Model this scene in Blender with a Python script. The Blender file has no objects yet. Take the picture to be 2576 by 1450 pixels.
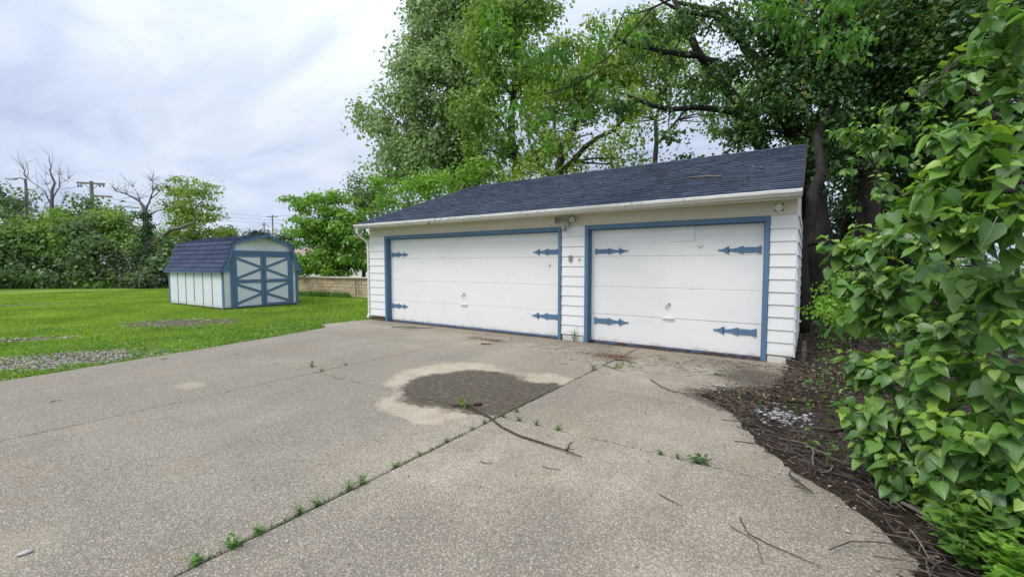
import bpy, math, random
import numpy as np
from mathutils import Vector, Matrix
random.seed(7)
rng = np.random.default_rng(11)
R = math.radians
scn = bpy.context.scene
col = scn.collection

# ------------------------------------------------------------------ camera
cam = bpy.data.cameras.new('camera')
cam.sensor_width = 36.0
cam.lens = 1108.0/2576*36
cam.clip_start = 0.05
cam.clip_end = 600
co = bpy.data.objects.new('camera', cam)
co.location = (0, 0, 1.48)
co.rotation_euler = (R(90)-math.atan(60/1108), 0, R(34))
col.objects.link(co)
scn.camera = co
# ------------------------------------------------------------------ world, sun, exposure
SUN_EL, SUN_AZ = R(52), R(205)      # azimuth clockwise from +Y
w = bpy.data.worlds.new('World'); scn.world = w; w.use_nodes = True
nt = w.node_tree; nt.nodes.clear()
def wn(t, **k):
    n = nt.nodes.new(t)
    for a, b in k.items(): setattr(n, a, b)
    return n
tc = wn('ShaderNodeTexCoord'); sep = wn('ShaderNodeSeparateXYZ'); nt.links.new(tc.outputs['Generated'], sep.inputs[0])
def wm(op, a, b=None, c=None):
    n = wn('ShaderNodeMath', operation=op)
    for i, v in enumerate((a, b, c)):
        if v is None: continue
        if isinstance(v, (int, float)): n.inputs[i].default_value = v
        else: nt.links.new(v, n.inputs[i])
    return n.outputs[0]
zz = wm('ADD', wm('MAXIMUM', sep.outputs[2], 0.0), 0.16)
cmb = wn('ShaderNodeCombineXYZ')
nt.links.new(wm('DIVIDE', sep.outputs[0], zz), cmb.inputs[0]); nt.links.new(wm('DIVIDE', sep.outputs[1], zz), cmb.inputs[1])
mp = wn('ShaderNodeMapping'); mp.inputs['Rotation'].default_value = (0, 0, R(25)); mp.inputs['Scale'].default_value = (0.8, 1.7, 1)
nt.links.new(cmb.outputs[0], mp.inputs[0])
n1 = wn('ShaderNodeTexNoise'); n1.inputs['Scale'].default_value = 1.5; n1.inputs['Detail'].default_value = 8; n1.inputs['Roughness'].default_value = .56; n1.inputs['Distortion'].default_value = .6
nt.links.new(mp.outputs[0], n1.inputs[0])
n2 = wn('ShaderNodeTexNoise'); n2.inputs['Scale'].default_value = .45; n2.inputs['Detail'].default_value = 3
nt.links.new(mp.outputs[0], n2.inputs[0])
f = wm('ADD', wm('MULTIPLY', n1.outputs[0], .55), wm('MULTIPLY', n2.outputs[0], .55))
rp = wn('ShaderNodeValToRGB'); nt.links.new(f, rp.inputs[0])
e = rp.color_ramp.elements
e[0].position = .43; e[0].color = (.43, .50, .67, 1)
e[1].position = .70; e[1].color = (.78, .83, .94, 1)
q = rp.color_ramp.elements.new(.55); q.color = (.60, .67, .82, 1)
# pale blue strip low down, brighter overcast overhead
hz = wn('ShaderNodeMapRange'); hz.inputs[1].default_value = 0.0; hz.inputs[2].default_value = .30; nt.links.new(sep.outputs[2], hz.inputs[0])
mixh = wn('ShaderNodeMix', data_type='RGBA')
nt.links.new(hz.outputs[0], mixh.inputs[0]); nt.links.new(rp.outputs[0], mixh.inputs[7])
lowc = wn('ShaderNodeMix', data_type='RGBA'); lowc.inputs[0].default_value = .55
lowc.inputs[6].default_value = (.50, .60, .80, 1); nt.links.new(rp.outputs[0], lowc.inputs[7]); nt.links.new(lowc.outputs[2], mixh.inputs[6])
zen = wn('ShaderNodeMapRange'); zen.inputs[1].default_value = .25; zen.inputs[2].default_value = 1.0; zen.inputs[3].default_value = 1.0; zen.inputs[4].default_value = 1.9
nt.links.new(sep.outputs[2], zen.inputs[0])
vm = wn('ShaderNodeVectorMath', operation='SCALE'); nt.links.new(mixh.outputs[2], vm.inputs[0]); nt.links.new(zen.outputs[0], vm.inputs[3])
sky = wn('ShaderNodeTexSky'); sky.sky_type = 'NISHITA'; sky.sun_disc = False; sky.sun_elevation = SUN_EL; sky.sun_rotation = SUN_AZ
b1 = wn('ShaderNodeBackground'); b1.inputs[1].default_value = .06; nt.links.new(sky.outputs[0], b1.inputs[0])
b2 = wn('ShaderNodeBackground'); b2.inputs[1].default_value = .78; nt.links.new(vm.outputs[0], b2.inputs[0])
mxs = wn('ShaderNodeMixShader'); mxs.inputs[0].default_value = .9
nt.links.new(b1.outputs[0], mxs.inputs[1]); nt.links.new(b2.outputs[0], mxs.inputs[2])
wo = wn('ShaderNodeOutputWorld'); nt.links.new(mxs.outputs[0], wo.inputs[0])
sl = bpy.data.lights.new('sun', 'SUN'); sl.energy = 1.5; sl.angle = R(25); sl.color = (1, .965, .91)
so = bpy.data.objects.new('sun', sl); col.objects.link(so); so.location = (0, 0, 30)
sd = Vector((math.sin(SUN_AZ)*math.cos(SUN_EL), math.cos(SUN_AZ)*math.cos(SUN_EL), math.sin(SUN_EL)))
so.rotation_euler = (-sd).to_track_quat('-Z', 'Y').to_euler()
vs = scn.view_settings
vs.view_transform = 'Standard'; vs.look = 'None'; vs.exposure = 0.62; vs.gamma = 1; vs.use_curve_mapping = False
scn.cycles.max_bounces = 6; scn.cycles.transmission_bounces = 3; scn.cycles.diffuse_bounces = 4

# ------------------------------------------------------------------ material helper
class NT:
    def __init__(s, name):
        s.m = bpy.data.materials.new(name); s.m.use_nodes = True; s.t = s.m.node_tree; s.t.nodes.clear()
        s.out = s.t.nodes.new('ShaderNodeOutputMaterial'); s._tc = None
    def n(s, t, **k):
        n = s.t.nodes.new(t)
        for a, b in k.items(): setattr(n, a, b)
        return n
    def put(s, sock, v):
        if v is None: return
        if isinstance(v, bpy.types.NodeSocket): s.t.links.new(v, sock)
        elif isinstance(v, (tuple, list)) and sock.type == 'RGBA': sock.default_value = (*v[:3], 1)
        else: sock.default_value = v
    def pos(s):
        if s._tc is None: s._tc = s.n('ShaderNodeTexCoord')
        return s._tc.outputs['Object']
    def mapv(s, scale=(1, 1, 1), rot=(0, 0, 0), v=None):
        m = s.n('ShaderNodeMapping'); s.put(m.inputs[0], v or s.pos()); m.inputs['Scale'].default_value = scale; m.inputs['Rotation'].default_value = rot
        return m.outputs[0]
    def noise(s, scale, detail=3, rough=.5, v=None, dist=0):
        n = s.n('ShaderNodeTexNoise'); s.put(n.inputs['Vector'], v or s.pos())
        n.inputs['Scale'].default_value = scale; n.inputs['Detail'].default_value = detail; n.inputs['Roughness'].default_value = rough; n.inputs['Distortion'].default_value = dist
        return n.outputs[0]
    def math(s, op, a, b=None, c=None, clamp=False):
        n = s.n('ShaderNodeMath', operation=op); n.use_clamp = clamp
        for i, v in enumerate((a, b, c)): s.put(n.inputs[i], v)
        return n.outputs[0]
    def rng(s, v, a, b, c=0., d=1., smooth=True):
        n = s.n('ShaderNodeMapRange'); n.interpolation_type = 'SMOOTHSTEP' if smooth else 'LINEAR'
        s.put(n.inputs[0], v); n.inputs[1].default_value = a; n.inputs[2].default_value = b; n.inputs[3].default_value = c; n.inputs[4].default_value = d
        return n.outputs[0]
    def mix(s, f, a, b, mode='MIX'):
        n = s.n('ShaderNodeMix', data_type='RGBA', blend_type=mode)
        s.put(n.inputs[0], f); s.put(n.inputs[6], a); s.put(n.inputs[7], b); return n.outputs[2]
    def ramp(s, f, stops):
        n = s.n('ShaderNodeValToRGB'); s.put(n.inputs[0], f); el = n.color_ramp.elements
        while len(el) < len(stops): el.new(.5)
        for k, (p, c) in enumerate(stops): el[k].position = p; el[k].color = (*c, 1)
        return n.outputs[0]
    def bump(s, h, strength=.3, dist=.01, nrm=None):
        n = s.n('ShaderNodeBump'); n.inputs['Strength'].default_value = strength; n.inputs['Distance'].default_value = dist
        s.put(n.inputs['Height'], h); s.put(n.inputs['Normal'], nrm); return n.outputs[0]
    def bsdf(s, color, rough=.6, nrm=None, spec=.3, metal=0):
        b = s.n('ShaderNodeBsdfPrincipled'); s.put(b.inputs['Base Color'], color); s.put(b.inputs['Roughness'], rough)
        b.inputs['Specular IOR Level'].default_value = spec; b.inputs['Metallic'].default_value = metal
        if nrm is not None: s.put(b.inputs['Normal'], nrm)
        s.t.links.new(b.outputs[0], s.out.inputs[0]); return s.m
    def island(s):
        g = s.n('ShaderNodeNewGeometry'); o = s.n('ShaderNodeObjectInfo')
        return s.math('FRACT', s.math('ADD', g.outputs['Random Per Island'], o.outputs['Random']))

def leaf_mat(name, dark, light, trans=.38, gloss=.10, rough=.45, odd=None, patch=1.1, rw=.32, bw=.95):
    k = NT(name); r = k.island()
    big = k.noise(patch, 3)
    f = k.math('ADD', k.math('MULTIPLY', r, rw), k.math('MULTIPLY', big, bw), clamp=True)
    c = k.ramp(f, [(.35, dark), (.9, light)])
    if odd: c = k.mix(k.math('GREATER_THAN', r, .955), c, odd)
    d = k.n('ShaderNodeBsdfDiffuse'); k.put(d.inputs[0], c)
    t = k.n('ShaderNodeBsdfTranslucent'); k.put(t.inputs[0], k.mix(.5, c, (.30, .42, .05), 'MIX') if False else k.mix(1.0, c, (1.25, 1.3, .7), 'MULTIPLY'))
    g = k.n('ShaderNodeBsdfGlossy'); g.inputs['Roughness'].default_value = rough; g.inputs[0].default_value = (.75, .8, .78, 1)
    m1 = k.n('ShaderNodeMixShader'); m1.inputs[0].default_value = trans; k.t.links.new(d.outputs[0], m1.inputs[1]); k.t.links.new(t.outputs[0], m1.inputs[2])
    m2 = k.n('ShaderNodeMixShader'); m2.inputs[0].default_value = .02+gloss*.22
    k.t.links.new(m1.outputs[0], m2.inputs[1]); k.t.links.new(g.outputs[0], m2.inputs[2])
    k.t.links.new(m2.outputs[0], k.out.inputs[0]); return k.m

def paint_mat(name, c, dirt=(.28, .25, .20), amt=.35, rough=.5, streak=False, lowdirt=None):
    k = NT(name)
    a = k.noise(1.7, 5, .6); b = k.noise(14, 4, .65)
    cc = k.mix(k.rng(a, .42, .75, 0, amt*.35), c, tuple(x*.80 for x in c))
    cc = k.mix(k.rng(b, .60, .80, 0, amt*.45), cc, dirt)
    if streak:
        sv = k.noise(1, 5, .7, v=k.mapv((26, 26, 2.2)))
        sp = k.noise(1.1, 3, .5)
        cc = k.mix(k.math('MULTIPLY', k.rng(sv, .52, .70), k.rng(sp, .42, .62, 0, .85)), cc, (.045, .042, .03))
    if lowdirt:
        s3 = k.n('ShaderNodeSeparateXYZ'); k.put(s3.inputs[0], k.pos())
        lz = k.math('ADD', s3.outputs[2], k.math('MULTIPLY', k.noise(7, 4, .6), .22))
        cc = k.mix(k.rng(lz, .12, lowdirt, .5, 0), cc, (.33, .29, .21))
    return k.bsdf(cc, rough, k.bump(k.noise(60, 3), .12, .004), .35)

M = {}
M['white'] = paint_mat('white_paint', (.77, .765, .735), amt=.3, lowdirt=.33)
M['door_white'] = paint_mat('door_white_paint', (.80, .79, .765), amt=.7, rough=.45, lowdirt=.22)
M['gutter'] = paint_mat('gutter_white', (.72, .71, .66), amt=.6, streak=True)
M['downspout'] = paint_mat('downspout_white', (.78, .77, .73), amt=.4)
M['soffit'] = paint_mat('eave_shade_tan', (.62, .58, .47), amt=.5)  # warm tan of the shaded eave is put into this paint colour
M['blue'] = paint_mat('blue_paint', (.095, .18, .29), dirt=(.15, .21, .27), amt=.4, rough=.55)
M['shed_white'] = paint_mat('shed_white_paint', (.72, .745, .755), dirt=(.4, .40, .38), amt=.3, lowdirt=.30)
def mk():
    k = NT('peeling_blue_paint')
    a = k.noise(9, 6, .7, v=k.mapv((1, 1, 3)))
    wood = k.mix(k.noise(1, 4, .6, v=k.mapv((10, 60, 60))), (.055, .03, .022), (.15, .09, .07))
    f = k.rng(a, .50, .54)
    return k.bsdf(k.mix(f, wood, (.09, .18, .34)), .7, k.bump(f, .6, .004))
M['peel'] = mk()
def mk():
    k = NT('rotten_wood')
    a = k.noise(1, 5, .65, v=k.mapv((14, 14, 60)))
    return k.bsdf(k.ramp(a, [(.3, (.02, .014, .01)), (.7, (.16, .11, .08))]), .9, k.bump(a, .8, .01))
M['rot'] = mk()
def shingle(name, a, b):
    k = NT(name); r = k.island()
    g = k.noise(160, 2, .7); n = k.noise(2.2, 4, .6)
    c = k.mix(r, a, b)
    c = k.mix(k.rng(n, .45, .75, 0, .45), c, (.05, .055, .065))
    c = k.mix(k.rng(g, .35, .7, 0, .5), c, tuple(min(1, x*1.5+.012) for x in b))
    return k.bsdf(c, .85, k.bump(g, .4, .003), .3)
M['shingle'] = shingle('roof_shingle', (.014, .019, .033), (.046, .062, .100))
M['shed_shingle'] = shingle('shed_shingle', (.018, .027, .055), (.045, .062, .115))
M['underlay'] = NT('roof_underlay').bsdf((.02, .022, .03), .9)
M['dark'] = NT('dark_gap').bsdf((.012, .012, .012), .9)
M['metal'] = NT('dull_metal').bsdf((.33, .33, .31), .45, None, .5, .6)
M['black'] = NT('black_rubber').bsdf((.02, .02, .02), .5)
M['grey_plastic'] = NT('grey_plastic').bsdf((.22, .23, .22), .45)
M['lamp_white'] = NT('lamp_housing_white').bsdf((.50, .50, .46), .5)
M['lens'] = NT('lamp_lens').bsdf((.42, .42, .40), .12, None, .8)
def bark(name, a, b, sc=1.):
    k = NT(name)
    v = k.noise(1, 6, .65, v=k.mapv((9*sc, 9*sc, 1.6*sc)), dist=.5)
    return k.bsdf(k.ramp(v, [(.3, a), (.7, b)]), .9, k.bump(v, .9, .04))
M['bark'] = bark('bark_brown', (.018, .014, .011), (.085, .068, .052))
M['bark_pale'] = bark('bark_grey', (.06, .05, .042), (.20, .175, .15))
M['bark_dark'] = bark('bark_dark', (.010, .009, .007), (.048, .041, .033))
M['deadwood'] = bark('deadwood', (.08, .075, .075), (.22, .20, .20))
M['twig'] = bark('twig_bark', (.035, .026, .02), (.15, .115, .09), 6)
M['twig_pale'] = bark('twig_pale', (.13, .10, .08), (.32, .27, .22), 6)
def mk():
    k = NT('concrete_aggregate')
    P = k.pos(); s3 = k.n('ShaderNodeSeparateXYZ'); k.put(s3.inputs[0], P)
    X, Y = s3.outputs[0], s3.outputs[1]
    wob = k.math('SUBTRACT', k.noise(2.4, 6, .62), .5); wob2 = k.math('SUBTRACT', k.noise(2.1, 6, .62, v=k.mapv((1, 1, 1), (.7, .3, 1.1))), .5)
    Xw = k.math('ADD', X, k.math('MULTIPLY', wob, .55)); Yw = k.math('ADD', k.math('ADD', Y, k.math('MULTIPLY', wob2, .50)), k.math('MULTIPLY', k.math('SUBTRACT', k.noise(19, 5, .7), .5), .26))
    def blob(cx, cy, rx, ry, rot=0, a=1.12, b=.70):
        dx = k.math('SUBTRACT', Xw, cx); dy = k.math('SUBTRACT', Yw, cy); c, s_ = math.cos(rot), math.sin(rot)
        u = k.math('ADD', k.math('MULTIPLY', dx, c/rx), k.math('MULTIPLY', dy, s_/rx))
        v = k.math('ADD', k.math('MULTIPLY', dx, -s_/ry), k.math('MULTIPLY', dy, c/ry))
        d = k.math('SQRT', k.math('ADD', k.math('MULTIPLY', u, u), k.math('MULTIPLY', v, v)))
        return k.rng(d, a, b)
    mx = lambda a, b: k.math('MAXIMUM', a, b)
    left = k.math('LESS_THAN', X, -2.47)
    # stones
    vo = k.n('ShaderNodeTexVoronoi'); k.put(vo.inputs['Vector'], P); vo.inputs['Scale'].default_value = 78
    vo2 = k.n('ShaderNodeTexVoronoi'); k.put(vo2.inputs['Vector'], P); vo2.inputs['Scale'].default_value = 150
    sc = k.n('ShaderNodeSeparateColor'); k.put(sc.inputs[0], vo.outputs['Color'])
    sc2 = k.n('ShaderNodeSeparateColor'); k.put(sc2.inputs[0], vo2.outputs['Color'])
    big = k.noise(.55, 4, .55); mid = k.noise(3.1, 5, .6)
    mortar = k.mix(k.rng(mid, .3, .7), (.45, .39, .29), (.58, .51, .385))
    mortar = k.mix(k.rng(big, .40, .62), mortar, (.37, .325, .25))
    slabtone = k.n('ShaderNodeObjectInfo').outputs['Random']
    mortar = k.mix(k.rng(k.noise(.9, 5, .62, v=k.mapv((1, .45, 1))), .42, .66, 0, .75), mortar, (.235, .205, .16))
    mortar = k.mix(k.rng(k.noise(1, 4, .6, v=k.mapv((.35, 1.6, 1), (0, 0, .5))), .50, .68, 0, .45), mortar, (.22, .195, .155))
    mortar = k.mix(k.math('MULTIPLY', slabtone, .35), mortar, (.35, .31, .24))
    mortar = k.mix(k.rng(X, -3.6, -2.46, .50, 0), mortar, (.30, .27, .215))
    stone = k.ramp(sc.outputs[0], [(0, (.22, .18, .14)), (.5, (.41, .345, .265)), (.85, (.52, .45, .35)), (1, (.64, .58, .47))])
    stone2 = k.ramp(sc2.outputs[1], [(0, (.16, .135, .11)), (.5, (.37, .31, .235)), (1, (.56, .49, .385))])
    # exposed amount varies over the slab: worn smooth near the garage
    wear = k.math('ADD', k.rng(Y, 7.6, 4.2), k.math('MULTIPLY', k.math('SUBTRACT', big, .5), 1.4), clamp=True)
    expo = k.math('MULTIPLY', k.math('GREATER_THAN', sc.outputs[1], .25), k.rng(vo.outputs['Distance'], .60, .36))
    gap_shade = k.rng(vo.outputs['Distance'], .42, .75)  # dark between the pebbles, their fine shadows put into the colour
    expo2 = k.math('MULTIPLY', k.math('GREATER_THAN', sc2.outputs[0], .5), k.rng(vo2.outputs['Distance'], .6, .35))
    c = k.mix(k.math('MULTIPLY', expo2, k.math('ADD', .25, k.math('MULTIPLY', wear, .5))), mortar, stone2)
    c = k.mix(k.math('MULTIPLY', expo, k.math('ADD', .10, k.math('MULTIPLY', wear, .62))), c, stone)
    c = k.mix(k.math('MULTIPLY', gap_shade, k.math('ADD', .10, k.math('MULTIPLY', wear, .52))), c, (.15, .13, .105))
    # rusty-yellow tint patches
    c = k.mix(k.rng(k.noise(1.3, 4, .6, v=k.mapv((1, 1, 1), (0, .4, 2))), .56, .74, 0, .30), c, (.36, .25, .12))
    spots = mx(blob(-6.29, 2.17, .17, .20), k.math('MULTIPLY', blob(-3.42, .32, .20, .30, -.3, 1.2, .5), .5))
    c = k.mix(k.math('MULTIPLY', spots, .6), c, (.46, .40, .28))
    # wet, smooth, light rim then oily dark pool, only on the slab left of the joint
    rim = mx(mx(blob(-3.35, 3.95, 1.0, 1.12, .45), blob(-4.0, 4.35, .75, .95, -.1)), mx(blob(-2.75, 4.55, .55, .75), blob(-3.3, 3.15, .62, .35, -.2)))
    rim = k.math('MULTIPLY', rim, left)
    pool = mx(mx(blob(-3.45, 4.05, .80, .90, .3, 1.22, .72), blob(-2.95, 4.02, .82, .76, 0, 1.22, .72)), blob(-2.58, 4.15, .55, .66, 0, 1.22, .68))
    pool = mx(pool, blob(-3.55, 4.36, .52, .40));
    pool = k.math('MULTIPLY', pool, left)
    rag = k.math('SUBTRACT', k.noise(5.5, 8, .72), .5)
    pool = k.rng(k.math('ADD', pool, k.math('MULTIPLY', rag, 1.15)), .34, .86)
    rim = k.rng(k.math('ADD', rim, k.math('MULTIPLY', rag, .9)), .35, .95)
    rim = k.math('MULTIPLY', rim, left); pool = k.math('MULTIPLY', pool, left)
    c = k.mix(k.math('MULTIPLY', rim, .42), c, k.mix(k.rng(mid, .35, .65), (.44, .36, .24), (.57, .485, .35)))
    crust = k.noise(16, 7, .75)
    c = k.mix(k.math('MULTIPLY', pool, .92), c, k.ramp(crust, [(.36, (.022, .017, .011)), (.52, (.065, .050, .033)), (.66, (.17, .135, .09))]))
    wet2 = mx(blob(-.80, 5.22, .48, .30, -.6, 1.15, .7), mx(blob(-.35, 5.8, .45, .55, 0, 1.2, .6), blob(-.55, 6.5, .5, .7, 0, 1.3, .4)))
    c = k.mix(k.math('MULTIPLY', wet2, .72), c, (.055, .042, .028))
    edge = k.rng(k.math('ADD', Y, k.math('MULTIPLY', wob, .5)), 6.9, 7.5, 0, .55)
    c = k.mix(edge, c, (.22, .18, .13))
    hgt = k.math('ADD', k.math('MULTIPLY', expo, wear), k.math('MULTIPLY', expo2, .5))
    hgt = k.math('MULTIPLY', hgt, k.math('SUBTRACT', 1, mx(rim, pool)))
    hgt = k.math('ADD', hgt, k.math('MULTIPLY', pool, crust))
    ro = k.rng(pool, 0, 1, .9, .62)
    return k.bsdf(c, ro, k.bump(hgt, .8, .007, k.bump(k.noise(35, 4), .15, .01)), .25)
M['concrete'] = mk()
def mk():
    k = NT('lawn_ground')
    a = k.noise(.35, 5, .6); b = k.noise(9, 5, .7); c3 = k.noise(2.1, 4, .6)
    c = k.mix(k.rng(a, .35, .65), (.14, .22, .03), (.24, .33, .06))
    c = k.mix(k.rng(b, .35, .75), c, (.10, .19, .022))
    c = k.mix(k.rng(c3, .60, .76, 0, .6), c, (.17, .20, .055))
    P = k.pos(); s3 = k.n('ShaderNodeSeparateXYZ'); k.put(s3.inputs[0], P)
    wob = k.math('SUBTRACT', k.noise(1.8, 6, .65), .5)
    def blob(cx, cy, rx, ry, rot):
        dx = k.math('SUBTRACT', s3.outputs[0], cx); dy = k.math('SUBTRACT', s3.outputs[1], cy); cs, sn = math.cos(rot), math.sin(rot)
        u = k.math('ADD', k.math('MULTIPLY', dx, cs/rx), k.math('MULTIPLY', dy, sn/rx)); v = k.math('ADD', k.math('MULTIPLY', dx, -sn/ry), k.math('MULTIPLY', dy, cs/ry))
        d = k.math('SQRT', k.math('ADD', k.math('MULTIPLY', u, u), k.math('MULTIPLY', v, v)))
        return k.rng(k.math('ADD', d, wob), 1.05, .85)
    soil = k.mix(k.noise(30, 4, .7), (.06, .045, .035), (.19, .155, .125))
    for b_ in BARE: c = k.mix(blob(*b_), c, soil)
    return k.bsdf(c, .95, k.bump(b, .6, .05), .1)
BARE = [(-13.45, 4.62, 1.5, .95, .58), (-9.80, 1.50, 1.45, .80, 1.15), (-12.9, 1.9, .8, .45, .9), (-24.5, 3.2, 2.2, .5, 1.0)]
M['lawn'] = mk()
def mk():
    k = NT('soil_mulch')
    a = k.noise(22, 7, .75); b = k.noise(3, 4, .6)
    c = k.ramp(a, [(.3, (.014, .010, .008)), (.5, (.045, .033, .024)), (.66, (.10, .074, .055)), (.78, (.20, .155, .12))])
    c = k.mix(k.rng(b, .5, .75, 0, .5), c, (.02, .016, .012))
    return k.bsdf(c, .95, k.bump(a, 1, .03), .15)
M['soil'] = mk()
def mk():
    k = NT('woodland_floor')
    a = k.noise(7, 6, .75)
    return k.bsdf(k.mix(k.rng(a, .40, .6), (.025, .020, .014), (.04, .085, .016)), .95, k.bump(a, .8, .06), .1)
M['woodfloor'] = mk()
def chips(name, stops):
    k = NT(name); return k.bsdf(k.ramp(k.island(), stops), .8, None, .3)
M['pebble'] = chips('pebbles', [(0, (.20, .17, .145)), (.4, (.38, .34, .30)), (.8, (.56, .54, .50)), (1, (.30, .20, .14))])
M['white_stone'] = chips('white_stones', [(0, (.18, .18, .17)), (.6, (.36, .37, .36)), (1, (.58, .58, .55))])
M['litter'] = chips('dead_leaves', [(0, (.03, .019, .013)), (.5, (.085, .055, .036)), (.85, (.19, .125, .08)), (1, (.34, .27, .18))])
M['rust_litter'] = chips('red_seed_litter', [(0, (.09, .03, .015)), (.6, (.20, .075, .035)), (1, (.30, .15, .08))])
M['twigs_mass'] = chips('twig_mass', [(0, (.025, .018, .014)), (.5, (.085, .062, .048)), (.85, (.18, .145, .115)), (1, (.30, .26, .21))])
M['block'] = chips('tan_block', [(0, (.42, .31, .19)), (.35, (.50, .385, .24)), (.7, (.54, .43, .28)), (1, (.46, .39, .29))])
M['coping'] = NT('pale_coping').bsdf((.62, .54, .41), .8)
M['leaf_cotton'] = leaf_mat('leaf_cottonwood', (.17, .27, .10), (.34, .46, .20), .42, .12)
M['leaf_mid'] = leaf_mat('leaf_midgreen', (.10, .22, .03), (.28, .43, .07), .40)
M['leaf_bright'] = leaf_mat('leaf_brightgreen', (.10, .26, .024), (.27, .47, .05), .42)
M['leaf_yellow'] = leaf_mat('leaf_yellowgreen', (.15, .26, .03), (.34, .45, .07), .42)
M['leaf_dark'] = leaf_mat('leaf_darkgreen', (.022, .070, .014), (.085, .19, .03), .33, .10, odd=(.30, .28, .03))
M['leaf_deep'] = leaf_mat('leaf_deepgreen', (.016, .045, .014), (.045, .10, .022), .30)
M['leaf_hedge'] = leaf_mat('leaf_hedge', (.055, .115, .04), (.19, .29, .09), .36)
M['leaf_thicket'] = leaf_mat('leaf_thicket', (.07, .075, .06), (.15, .165, .10), .25)
M['leaf_hang'] = leaf_mat('leaf_hanging', (.05, .16, .015), (.14, .33, .03), .45)
M['leaf_conifer'] = leaf_mat('leaf_conifer', (.03, .06, .04), (.07, .11, .06), .15)
M['ivy'] = leaf_mat('leaf_ivy', (.02, .07, .015), (.06, .14, .03), .25)
M['weed'] = leaf_mat('leaf_weed', (.05, .14, .02), (.20, .37, .06), .35)
M['blade'] = leaf_mat('grass_blade', (.15, .27, .024), (.36, .49, .07), .42, .05, patch=.55, rw=.25, bw=1.0)
M['under'] = leaf_mat('leaf_undergrowth', (.03, .09, .015), (.10, .21, .03), .4)
def mk():
    k = NT('leaf_lilac'); r = k.island()
    c = k.ramp(r, [(0, (.045, .13, .020)), (.5, (.085, .21, .032)), (.86, (.14, .29, .05)), (1, (.19, .36, .06))])
    yn = k.n('ShaderNodeAttribute'); yn.attribute_name = 'young'
    c = k.mix(k.math('MULTIPLY', yn.outputs['Fac'], .85), c, (.30, .47, .055))
    tc_ = k.n('ShaderNodeUVMap'); tc_.uv_map = 'UVMap'
    s3 = k.n('ShaderNodeSeparateXYZ'); k.put(s3.inputs[0], tc_.outputs[0])
    ax = k.math('ABSOLUTE', k.math('SUBTRACT', s3.outputs[0], .5))
    rib = k.rng(ax, .0, .022, 1, 0)
    vein = k.math('FRACT', k.math('MULTIPLY', k.math('SUBTRACT', s3.outputs[1], k.math('MULTIPLY', ax, .9)), 7.0))
    vn = k.rng(k.math('ABSOLUTE', k.math('SUBTRACT', vein, .5)), 0, .10, 1, 0)
    vv = k.math('MAXIMUM', rib, k.math('MULTIPLY', vn, .45))
    c = k.mix(k.math('MULTIPLY', vv, .35), c, (.22, .36, .12))
    nrm = k.bump(k.math('SUBTRACT', 1, vv), .35, .004, k.bump(k.noise(30, 3), .25, .01))
    d = k.n('ShaderNodeBsdfDiffuse'); k.put(d.inputs[0], c); k.put(d.inputs['Normal'], nrm)
    t = k.n('ShaderNodeBsdfTranslucent'); k.put(t.inputs[0], k.mix(1.0, c, (1.5, 1.5, .6), 'MULTIPLY'))
    g = k.n('ShaderNodeBsdfGlossy'); g.inputs['Roughness'].default_value = .38; k.put(g.inputs['Normal'], nrm)
    m1 = k.n('ShaderNodeMixShader'); m1.inputs[0].default_value = .33; k.t.links.new(d.outputs[0], m1.inputs[1]); k.t.links.new(t.outputs[0], m1.inputs[2])
    m2 = k.n('ShaderNodeMixShader'); m2.inputs[0].default_value = .05; k.t.links.new(m1.outputs[0], m2.inputs[1]); k.t.links.new(g.outputs[0], m2.inputs[2])
    k.t.links.new(m2.outputs[0], k.out.inputs[0]); return k.m
M['lilac'] = mk()

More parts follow.
